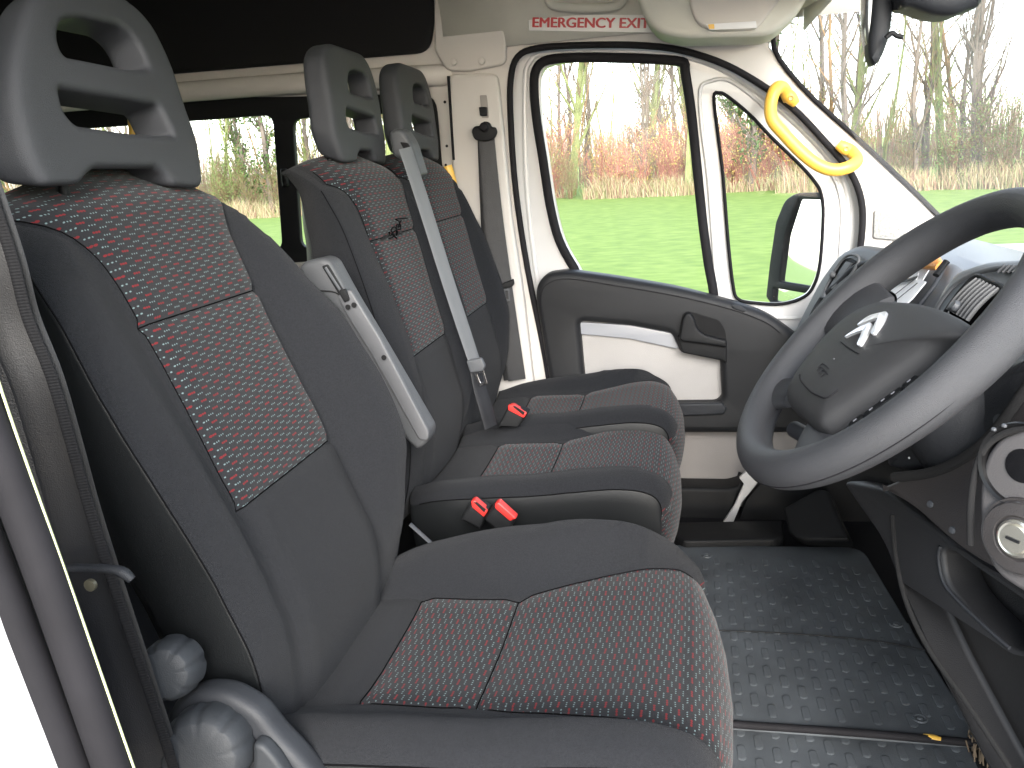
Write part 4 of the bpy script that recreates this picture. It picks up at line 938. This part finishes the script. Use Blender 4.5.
for a, b in (((897, 306), (922, 287)), ((902, 309), (926, 290))): sweep('ruled_line', [PT.w(*PT.hit(*a), .0185), PT.w(*PT.hit(*b), .0185)], .0006, M_BLACK, docs, n=5, smooth=0)
sweep('fold_edge', [PT.w(*PT.hit(a, b), .018) for a, b in ((896, 297), (906, 289), (918, 286), (925, 284))], (.004, .001), M_BLACK, docs, n=8, up=tuple(PT.n))
wr = thing('wrapped_packet', PT.w(*PT.hit(936, 266), .02), 'small brown and gold packet on top of the dashboard tray', 'packet')
sweep('packet_body', [PT.w(*PT.hit(a, b), .02) for a, b in ((920, 266), (930, 267), (941, 270), (949, 274))], [(.010, .006), (.014, .009), (.014, .009), (.008, .005)], M_ORANGE, wr, n=12, up=tuple(PT.n))
sweep('gold_stripe', [PT.w(*PT.hit(a, b), .029) for a, b in ((922, 268), (931, 271), (941, 273))], (.003, .001), M_YEL, wr, n=8, up=tuple(PT.n))
sweep('packet_clip', [PT.w(*PT.hit(a, b), .027) for a, b in ((960, 272), (955, 278), (949, 286))], (.007, .005), M_BLACK, wr, n=8, up=tuple(PT.n))
sweep('tray_lip', [PT.w(*PT.hit(a, b), .012) for a, b in ((948, 275), (940, 290), (931, 302), (925, 310))], .004, M_DARK, da, n=8, up=tuple(PT.n))
lathe('gear_knob_top', [(.012, -.01), (.013, .004), (.009, .012), (.001, .014)], Plane(PT.w(*PT.hit(915, 300), .02), (1, 0, 0), (-.5, 0, .86)), M_GREY, docs, n=20) if False else None
# steering column shroud and instrument surround below the rim
PK = Plane(at(960, 500, y=-.10), (0, -1, 0), (-.85, -.42, .12)); PL_ = Plane(PK.w(0, 0, -.022), (0, -1, 0), (-.85, -.42, .12))
plate('instrument_surround', [[(878, 466, .02), (905, 472, .03), (935, 468, .03), (965, 456, .03), (990, 434, .03), (1010, 408, .03), (1030, 370), (1100, 330), (1040, 350), (980, 372), (920, 405)]], 0, .10, .014, M_DARK, da, pl=PL_, rad=.03)
plate('shroud_step', [[(880, 452), (905, 448), (940, 436), (963, 424), (948, 410), (930, 420), (900, 436)]], 0, .02, .006, M_GREYD, da, pl=PL_, rad=.01, front=.010)
for q in ((1000, 421), (910, 458)):
    lathe('screw_cap', [(.007, 0), (.0065, .0015), (.002, .002)], Plane(PL_.w(*PL_.hit(*q), .001), (1, 0, 0), tuple(PL_.n)), M_GREY, da, n=16) if q[0] == 1000 else lathe('screw_cap', [(.0015, 0), (.001, .001)], Plane(PL_.w(*PL_.hit(*q), .001), (1, 0, 0), tuple(PL_.n)), M_PAPER, da, n=10)
col = sweep('steering_column', [WP.w(0, 0, -.02), WP.w(0, 0, -.10), WP.w(0, -.01, -.22)], [(.05, .05), (.062, .062), (.075, .075)], M_DARK, sw, n=24, up=(0, 1, 0), smooth=3)
# taupe knee panel

plate('knee_panel', [[(884, 486), (905, 477, .03), (940, 471, .03), (968, 458, .03), (995, 436, .03), (1013, 411, .03), (1060, 340), (1120, 500), (1080, 620), (1024, 582), (984, 564), (958, 547), (938, 530), (912, 506), (880, 488)]], 0, .04, .006, M_DASHL, da, pl=PK, rad=.02)
# silver-grey side panel with round tray and ignition
PI_ = Plane(at(1010, 520, y=-.235), (0, -1, 0), (-.75, -.65, .1))
plate('switch_panel', [[(990, 566, .02), (979, 535, .03), (978, 490, .03), (984, 458, .03), (996, 440, .03), (1030, 425), (1140, 400), (1140, 640), (1060, 612), (1018, 590, .03), (1000, 578, .02)]], 0, .04, .006, mat('switch_panel_grey', (.085, .081, .082), .4, bump=.2, bscale=800), da, pl=PI_, rad=.02)
sweep('panel_gap', [PI_.w(*PI_.hit(a, b), .0005) for a, b in ((971, 545), (971, 505), (976, 470), (986, 447), (1003, 434), (1030, 426))], .0032, M_HEADL, da, n=8, up=tuple(PI_.n))
c1 = PI_.hit(1022, 466); lathe('round_tray', [(.038, .001), (.037, .004), (.034, .003), (.030, -.012), (.022, -.02), (.016, -.018), (.004, -.016)], PI_, mat('tray_black', (.005, .005, .0055), .35, spec=.3), da, n=48, c=c1)
lathe('tray_knob', [(.016, -.01), (.018, -.004), (.014, .001), (.002, .002)], PI_, mat('gloss_black', (.006, .006, .007), .2), da, n=32, c=c1)
c2 = PI_.hit(1022, 537); ig = lathe('ignition_bezel', [(.0345, .001), (.034, .004), (.032, .0035), (.031, .006), (.030, .008), (.020, .009), (.018, .006)], PI_, M_DASHL, da, n=48, c=c2)
lathe('ignition_lock', [(.0165, .006), (.0165, .010), (.0145, .0112), (.012, .0105), (.0118, .013), (.003, .013)], PI_, mat('lock_metal', (.75, .73, .65), .25, metal=.9), ig, n=40, c=c2)
sweep('bezel_ring', [PI_.w(c2[0] + .0305 * math.cos(a), c2[1] + .0305 * math.sin(a), .0055) for a in [k * .3 for k in range(21)]], .0009, M_GREY, ig, closed=True, n=6, smooth=0, up=tuple(PI_.n))
for a, b in ((c1[0] - .02, c1[1] + .03), (c1[0] - .028, c1[1] + .024)): box('tray_catch', (0, 0, 0), (.004, .003, .004), M_GREY, da, bev=.001, M=PI_.m @ Matrix.Translation((a, b, .004)))
box('key_slot', (0, 0, 0), (.012, .0025, .001), M_BLACK, ig, bev=0, M=PI_.m @ Matrix.Translation((c2[0], c2[1], .0137)))
for q in ((931, 504), (953, 530)):
    lathe('panel_screw', [(.004, 0), (.0035, .002), (.001, .0025)], Plane(PK.w(*PK.hit(*q), .0005), (1, 0, 0), tuple(PK.n)), M_GREY, da, n=14)
sweep('panel_shadow_gap', [PK.w(*PK.hit(a, b), .0015) for a, b in ((895, 477), (925, 474), (950, 466), (975, 451), (996, 431), (1013, 409), (1040, 370))], .0055, M_HEADL, da, n=8, up=tuple(PK.n))
# dark lower trim sweeping down beside the pedals
PB = Plane(PK.w(0, 0, -.03), (0, -1, 0), (-.85, -.42, .12))
plate('lower_dash_trim', [[(840, 480, .02), (880, 488), (938, 531), (984, 566), (1080, 620), (1120, 850), (1030, 850), (975, 745), (932, 660), (905, 600), (882, 540)], [(942, 548), (946, 580), (962, 603), (985, 626), (1012, 650), (1040, 650), (1040, 602), (985, 572), (960, 554)][::-1]], 0, .05, .006, mat('lower_trim_black', (.012, .0125, .014), .55, bump=.3, bscale=900, var=.15), da, pl=PB, rad=.02)
sweep('trim_groove', [PB.w(*PB.hit(a, b), .0005) for a, b in ((893, 515), (897, 560), (908, 605), (930, 650), (965, 700), (1005, 760), (1030, 800))], .003, M_HEADL, da, n=8, up=tuple(PB.n))
sweep('trim_highlight_edge', [PB.w(*PB.hit(a, b), .0005) for a, b in ((941, 546), (939, 558), (944, 582), (960, 602), (985, 626), (1010, 648))], .0022, M_DARK, da, n=8, up=tuple(PB.n))
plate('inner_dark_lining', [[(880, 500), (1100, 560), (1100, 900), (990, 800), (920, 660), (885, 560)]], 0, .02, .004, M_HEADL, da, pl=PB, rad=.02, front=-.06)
plate('under_rim_shade', [[(815, 488), (836, 462), (880, 445), (930, 440), (935, 480), (900, 494), (860, 496)]], 0, .02, .004, M_HEADL, da, pl=PL_, rad=.02, front=-.04)  # black sheet standing in for the shade below the wheel rim

# ------------------------------------------------------------------ pedals
pe = thing('brake_pedal', (.42, .12, .15), 'dark pedal hidden in shade under the dashboard', 'pedal')
sweep('pedal_arm', [(.52, .1, .36), (.44, .1, .22), (.40, .1, .14)], .008, M_BLACK, pe, n=8)
box('pedal_pad', (.395, .1, .125), (.02, .07, .05), M_RUBBER, pe, bev=.005)

# ------------------------------------------------------------------ floor
def z0(px, py, z=0.0): return at(px, py, z=z)
GP = Plane((0, 0, 0), (1, 0, 0), (0, 0, 1))
def fplate(name, lp, z, th_, bev, m, parent, rad=.01, **k):
    q = [tuple(z0(p[0], p[1], z))[:2] + tuple(p[2:]) for p in lp]
    return plate_local(name, [rnd(q, rad)], Matrix.Translation((0, 0, z)), th_, bev, m, parent, front=0, **k)
fm = thing('floor_mat', (.2, .7, 0), 'large black rubber mat with rows of raised oblong studs', 'mat')
fplate('mat_sheet', [(560, 543), (862, 547, .05), (905, 618), (950, 690), (988, 744), (640, 718), (560, 700)], .012, .012, .004, M_MAT, fm)
# studs: staggered rows of rounded bars, one mesh
def studs(name, x0, x1, y0, y1, z, parent, sx=.058, sy=.062, ln=.042, wd=.0155, h=.0013):
    vs = []; fs = []; K = 10; j = 0; y = y0
    while y < y1:
        x = x0 + (sx / 2 if j % 2 else 0)
        while x < x1(y):
            a = random.gauss(0, .0006); i0 = len(vs)
            for lv, (g, hh) in enumerate(((1, 0), (.92, h * .8), (.75, h))):
                for k in range(K):
                    t = 2 * math.pi * k / K; cx_ = math.cos(t) * wd / 2; cy_ = math.sin(t) * wd / 2 + (ln - wd) / 2 * (1 if math.sin(t) > 0 else -1)
                    vs.append((x + a + cx_ * g, y + cy_ * g, z + hh))
            for lv in range(2):
                for k in range(K): fs.append((i0 + lv * K + k, i0 + lv * K + (k + 1) % K, i0 + (lv + 1) * K + (k + 1) % K, i0 + (lv + 1) * K + k))
            fs.append(tuple(i0 + 2 * K + k for k in range(K))); x += sx
        y += sy * .5; j += 1
    return mesh(name, vs, fs, M_MAT, parent, angle=40)
def xr(y): return lin([(.36, .44), (.5, .43), (.8, .395), (1.0, .37), (1.1, .3)], y)
studs('mat_studs', -.06, xr, .41, 1.02, .0125, fm)
sweep('mat_step', [tuple(z0(a, b, .014)) for a, b in ((700, 630), (780, 633), (868, 640), (925, 650))], .0016, M_BLACK, fm, n=6)
for q in ((707, 556), (920, 719), (896, 625)):
    p = z0(*q, .013); lathe('mat_fastener', [(.013, 0), (.012, .003), (.009, .003), (.007, .001), (.004, .004), (.001, .004)], Plane(p, (1, 0, 0), (0, 0, 1)), M_MAT, fm, n=24)
sm_ = thing('step_mat', (.2, .3, -.02), 'second ribbed rubber mat on the door step nearest the camera', 'mat')
fplate('mat_sheet', [(640, 722), (990, 742), (1010, 760), (1040, 900), (600, 900)], -.001, .010, .003, M_MAT, sm_)
studs('mat_studs', -.06, lambda y: .44, .06, .385, -.0009, sm_)
# mat front edge lip
sweep('mat_lip', [tuple(z0(a, b, .012)) for a, b in ((640, 717), (730, 724), (860, 733), (985, 744))], .007, M_RUBBER, fm, n=8)
yc_ = thing('yellow_scrap', z0(936, 737, .004), 'tiny yellow scrap caught at the mat edge', 'scrap')
sweep('scrap_body', [tuple(z0(a, b, .016)) for a, b in ((923, 735), (932, 737), (941, 739))], [(.003, .002), (.006, .004), (.004, .003)], M_YEL, yc_, n=8)
# raised heel block, sill strip and kick panel at the far side
hb = thing('floor_sill', (.1, 1.2, 0), 'raised black rubber sill strip at the far door', 'sill')
fplate('sill_strip', [(672, 522), (783, 520), (784, 536, .02), (775, 539), (684, 541), (674, 535)], .03, .03, .006, M_BLACK, hb)
kp = thing('kick_pad', (.3, 1.1, .05), 'black moulded foot rest block beside the far sill', 'foot rest')
vs = [at(782, 506, y=1.18), at(826, 488, y=1.2), at(845, 540, y=1.05), at(800, 541, z=.012), at(790, 530, z=.012), at(784, 520, z=.03)]
plate('pad_face', [[(782, 508, .01), (800, 498), (818, 488, .02), (828, 490), (838, 515), (850, 540, .01), (802, 541, .02), (789, 533, .01)]], 0, .06, .01, M_BLACK, kp, pl=Plane(at(812, 515, y=1.12), (1, -.2, 0), (-.35, -.65, .65)), rad=.01)
ws_ = thing('white_sill', at(740, 500, y=1.4), 'narrow white painted strip between the door pocket and the footwell', 'trim strip')
plate('painted_strip', [[(722, 524), (734, 506), (744, 484), (739, 478), (748, 470), (768, 470), (752, 490), (742, 502), (732, 526)]], YD - .13, .012, .002, M_WHITE, ws_, rad=.003)
plate('kick_panel', [[(735, 530), (746, 500), (772, 470), (850, 440), (880, 500), (885, 560), (800, 545)]], YD - .11, .02, .004, M_BLACK, da, rad=.02)
bm_ = thing('brush_mat', (.45, .33, 0), 'corner of a brown bristle brush mat at the lower right', 'brush')
vs = []; fs = []
for k in range(300):
    x = random.uniform(.425, .60); y = random.uniform(.31, .40)
    if (x - .425) * 1.2 < (y - .375): continue
    p = Vector((x, y, -.01)); t = Vector((random.gauss(0, .004), random.gauss(0, .004), .035)); s = Vector((.0012, 0, 0)); i = len(vs)
    vs += [p - s, p + s, p + t + s, p + t - s]; fs.append((i, i + 1, i + 2, i + 3))
mesh('bristles', vs, fs, mat('bristle_brown', (.12, .09, .06), .7), bm_, smooth=False)
box('brush_base', (.52, .35, -.005), (.19, .10, .012), M_BLACK, bm_, bev=.003)

# ------------------------------------------------------------------ ground outside
def ground():
    vs = []; fs = []; nx, ny = 60, 40
    for j in range(ny):
        for i in range(nx):
            x = -160 + 320 * i / (nx - 1); y = -60 + 260 * (j / (ny - 1)) ** 1.0
            z = -.55 + (.06 * noise.noise(Vector((x * .15, y * .15, 0))) if 4 < y < 300 else 0) + (0 if y < 60 else (y - 60) * .004)
            vs.append((x, y, z))
    for j in range(ny - 1):
        for i in range(nx - 1): fs.append((j * nx + i, j * nx + i + 1, (j + 1) * nx + i + 1, (j + 1) * nx + i))
    g = mix_noise('lawn', [(.11, .19, .03), (.15, .24, .04), (.20, .29, .06)], scale=3.2, bump=.4, detail=15, stretch=(1, 1.6, 1))
    o = mesh('ground', vs, fs, g); tag(o, kind='structure')
ground()
pad = mesh('bounce_pad', [(-30, -45, -.535), (30, -45, -.535), (30, 1.9, -.535), (-30, 1.9, -.535)], [(0, 1, 2, 3)], mix_noise('bounce_gravel', [(.12, .115, .11), (.2, .19, .18), (.28, .27, .25)], scale=40, bump=.5), smooth=False)  # unseen stony ground, added to bounce light up to the ceiling
tag(pad, kind='structure')
EDGE = [(-60, 44), (-34, 37.3), (-16, 30.1), (-4, 30), (1.8, 27.3), (6.5, 23.8), (7.7, 22.9), (14, 20.5), (24, 17), (40, 14)]
def edge_y(x): return lin(EDGE, x)
def blades(name, n, xs, dy, h, wd, m, lean=.3, clump=.0, kinds=None):
    vs = []; fs = []; mi = []
    for k in range(n):
        x = random.uniform(*xs); y = edge_y(x) + random.uniform(*dy)
        q = noise.noise(Vector((x * .5, y * .5, 3)))
        if q < clump: continue
        hh = h * random.uniform(.2, 1.35) * (1 + 1.3 * q); a = random.uniform(0, 6.28); l = random.uniform(0, lean) * hh
        ww = wd * random.uniform(.6, 1.4); b = random.uniform(-.4, .4)
        p = Vector((x, y, -.56)); s = Vector((math.cos(b), math.sin(b), 0)) * ww
        t = Vector((math.cos(a) * l, math.sin(a) * l, 0)); i = len(vs)
        vs += [p - s, p + s, p + t * .35 + s * .7 + Vector((0, 0, hh * .6)), p + t * .35 - s * .7 + Vector((0, 0, hh * .6)), p + t + Vector((0, 0, hh))]
        fs += [(i, i + 1, i + 2, i + 3), (i + 3, i + 2, i + 4)]; r = random.randrange(len(m)); mi += [r, r]
    return mesh(name, vs, fs, m, smooth=False, mi=mi)
straw = [mat('straw_a', (.34, .27, .16), .9), mat('straw_b', (.36, .31, .19), .9), mat('straw_c', (.26, .21, .12), .9), mat('straw_d', (.18, .20, .08), .9), mat('straw_e', (.22, .13, .09), .9)]
tag(blades('dry_grass', 42000, (-40, 20), (-.6, 1.6), .46, .010, straw, lean=.9), 'strip of tall straw coloured grass along the far edge of the lawn', 'grass', kind='stuff')
def thicket():
    rg = random.Random(9); vs = []; fs = []; mi = []
    for k in range(8000):
        x = rg.uniform(-75, 40); y = edge_y(x) + rg.uniform(9, 24); h = rg.uniform(1.2, 3.4) * (1 + .4 * noise.noise(Vector((x * .2, y * .2, 1)))); l = rg.gauss(0, .14) * h; wd = rg.uniform(.008, .03)
        i = len(vs); vs += [(x - wd, y, -.6), (x + wd, y, -.6), (x + l * .5 + wd * .7, y, h * .55), (x + l * .5 - wd * .7, y, h * .55), (x + l, y + rg.uniform(-.4, .4), h)]
        fs += [(i, i + 1, i + 2, i + 3), (i + 3, i + 2, i + 4)]; r = rg.randrange(4); mi += [r, r]
    return mesh('far_thicket', vs, fs, [mat('thicket_a', (.13, .10, .075), .9), mat('thicket_b', (.18, .14, .10), .9), mat('thicket_c', (.12, .13, .06), .9), mat('thicket_d', (.2, .12, .09), .9)], smooth=False, mi=mi)
tag(thicket(), 'brown mass of thin stems far behind the bare trees', 'undergrowth', kind='stuff')
# -- woody plants
def woody(seed, height, r0, nb, spread, levels, lean=0, seg=6, bare=.3, upright=.8, leafm=0, leafn=0, leafs=.05, multi=1):
    rng = random.Random(seed); vs = []; fs = []; mi = []
    def tube(pts, rads, sides, mat_):
        base = len(vs); n = len(pts)
        for i, p in enumerate(pts):
            t = (pts[min(i + 1, n - 1)] - pts[max(i - 1, 0)]).normalized()
            s = t.cross(Vector((.3, .9, .1))).normalized(); u = s.cross(t)
            for j in range(sides):
                a = 6.2832 * j / sides; vs.append(p + (s * math.cos(a) + u * math.sin(a)) * rads[i])
        for i in range(n - 1):
            for j in range(sides):
                fs.append((base + i * sides + j, base + i * sides + (j + 1) % sides, base + (i + 1) * sides + (j + 1) % sides, base + (i + 1) * sides + j)); mi.append(mat_)
    def grow(p, d, L, r, lv):
        pts = [p]; n = seg if lv == 0 else 4; d = d.normalized()
        for i in range(n):
            d = (d + Vector((rng.uniform(-1, 1), rng.uniform(-1, 1), rng.uniform(-.3, .8))) * (.12 if lv == 0 else .22)).normalized()
            pts.append(pts[-1] + d * L / n)
        rads = [max(r * (1 - .85 * i / n), .004) for i in range(n + 1)]
        tube(pts, rads, 5 if lv == 0 else (4 if lv == 1 else 3), 0 if lv < 2 else 1)
        if leafn and lv >= levels - 1:
            for k in range(leafn):
                q = pts[rng.randrange(1, n + 1)] + Vector([rng.gauss(0, .18) for _ in range(3)])
                a = Vector([rng.uniform(-1, 1) for _ in range(3)]).normalized() * leafs; b = a.cross(Vector((.2, .5, .8))).normalized() * leafs * .6
                i = len(vs); vs.extend([q - a, q + b, q + a, q - b]); fs.append((i, i + 1, i + 2, i + 3)); mi.append(2)
        if lv < levels:
            for k in range(nb[lv]):
                f = rng.uniform(bare if lv == 0 else .15, .98); i = min(int(f * n), n - 1); q = pts[i].lerp(pts[i + 1], f * n - i)
                a = rng.uniform(0, 6.283); up = upright * rng.uniform(.6, 1.3)
                nd = Vector((math.cos(a), math.sin(a), up)).normalized()
                grow(q, (nd + d * .4), L * spread * rng.uniform(.5, 1.1) * (1.15 - .6 * f), rads[i] * .42, lv + 1)
    for k in range(multi):
        o = Vector((rng.gauss(0, .15), rng.gauss(0, .15), 0)) * (multi > 1)
        grow(o, Vector((rng.uniform(-.12, .12) + lean + (rng.uniform(-.4, .4) if multi > 1 else 0), rng.uniform(-.1, .1), 1)), height * rng.uniform(.8, 1), r0 * rng.uniform(.7, 1), 0)
    return vs, fs, mi
bark = [mat('bark_grey', (.12, .10, .085), .9, var=.3, vscale=3), mat('twig_brown', (.14, .095, .07), .9), mat('ivy_leaf', (.05, .10, .02), .7)]
bark2 = [mat('bark_green', (.15, .18, .065), .9, var=.3, vscale=3), mat('twig_tan', (.2, .14, .085), .9), mat('yellow_leaf', (.42, .36, .05), .7)]
bark3 = [mat('bark_tan', (.24, .15, .075), .9, var=.3, vscale=3), mat('twig_grey', (.15, .12, .1), .9), mat('olive_leaf', (.13, .17, .04), .7)]
red = [mat('red_stem', (.26, .08, .06), .8), mat('red_twig', (.32, .13, .10), .8), mat('tan_leaf', (.45, .38, .08), .7)]
bram = [mat('bramble_stem', (.14, .09, .05), .8), mat('bramble_twig', (.16, .12, .06), .8), mat('bramble_leaf', (.10, .16, .035), .7)]
def plant_kind(name, seed, mats, **k):
    vs, fs, mi = woody(seed, **k)
    o = mesh(name, vs, fs, mats, smooth=False, mi=mi)
    return o
trees = [plant_kind('bare_tree', 1, bark, height=9.5, r0=.13, nb=(20, 8, 4), spread=.34, levels=3, leafn=0, upright=1.3, bare=.1),
         plant_kind('bare_tree', 2, bark2, height=11, r0=.16, nb=(22, 8, 4), spread=.3, levels=3, leafn=0, upright=1.6, bare=.12),
         plant_kind('bare_tree', 3, bark3, height=9, r0=.11, nb=(18, 8, 4), spread=.36, levels=3, leafn=1, leafs=.03, lean=.15, bare=.1),
         plant_kind('ivy_tree', 4, bark, height=10, r0=.16, nb=(24, 8, 3), spread=.22, levels=3, leafn=3, leafs=.07, bare=.04),
         plant_kind('bare_tree', 5, bark2, height=8, r0=.055, nb=(16, 7, 4), spread=.4, levels=3, leafn=0, lean=-.1, bare=.08, upright=1.5)]
shrubs = [plant_kind('red_stemmed_shrub', 11, red, height=2.5, r0=.018, nb=(9, 5), spread=.5, levels=2, multi=10, bare=.05, leafn=1, leafs=.03, upright=1.2),
          plant_kind('bramble_shrub', 12, bram, height=2.0, r0=.018, nb=(9, 5), spread=.55, levels=2, multi=10, bare=.05, leafn=2, leafs=.03, upright=.9)]
place = []
rt = random.Random(5)
x = -52.0
while x < 34:
    near = x > 4
    for row in range(3):
        xx = x + rt.uniform(-.7, .7); yy = edge_y(xx) + 1.2 + row * 2.6 + rt.uniform(-.8, 1.2)
        place.append((xx, yy, rt.choice([0, 1, 2, 4, 4, 4, 0, 3, 1] if not near else [1, 1, 2, 0, 4, 4]), rt.uniform(.75, 1.2), rt.uniform(0, 6.28)))
    x += 1.15 if x > -20 else 1.7
place.append((12.2, 19.5, 1, 1.15, 1.0)); place.append((9.2, 20.5, 2, 1.2, 2.0)); place.append((11.0, 20.5, 1, 1.2, 4.0))
used = {}
TREE_TXT = {0: 'grey barked leafless tree', 1: 'greenish barked leafless tree', 2: 'tan barked leafless tree', 3: 'ivy clad tree', 4: 'slender leafless young tree'}
def where(x):
    if x < -14: return 'seen through the rear side windows'
    if x < -1: return 'seen through the passenger door window'
    if x < 3: return 'seen through the small quarter window'
    return 'seen through the windscreen'
for (xx, yy, k, s, a) in place:
    o = trees[k] if k not in used else trees[k].copy()
    if k in used: COL.objects.link(o)
    used[k] = 1
    o.location = (xx, yy, -.6); o.rotation_euler = (0, 0, a); o.scale = (s, s, s)
    tag(o, TREE_TXT[k] + ' beyond the lawn, ' + where(xx), 'tree', TREE_TXT[k] + 's ' + where(xx))
us = {}
x = -45.0
while x < 26:
    isred = (-5.5 < x < 3.2) and rt.random() > .12
    for row in range(2 if isred else 1):
        k = 0 if isred else 1
        xx = x + rt.uniform(-.4, .4); yy = edge_y(xx) + .9 + row * 1.1 + rt.uniform(-.3, .5); s = rt.uniform(.7, 1.15)
        o = shrubs[k] if k not in us else shrubs[k].copy()
        if k in us: COL.objects.link(o)
        us[k] = 1
        o.location = (xx, yy, -.6); o.rotation_euler = (0, 0, rt.uniform(0, 6.28)); o.scale = (s, s, s)
        t = 'red stemmed leafless shrub' if k == 0 else 'tangled green and brown bramble shrub'
        tag(o, t + ' at the lawn edge, ' + where(xx), 'shrub', t + 's ' + where(xx))
    x += .75 if -6 < x < 4 else 1.25
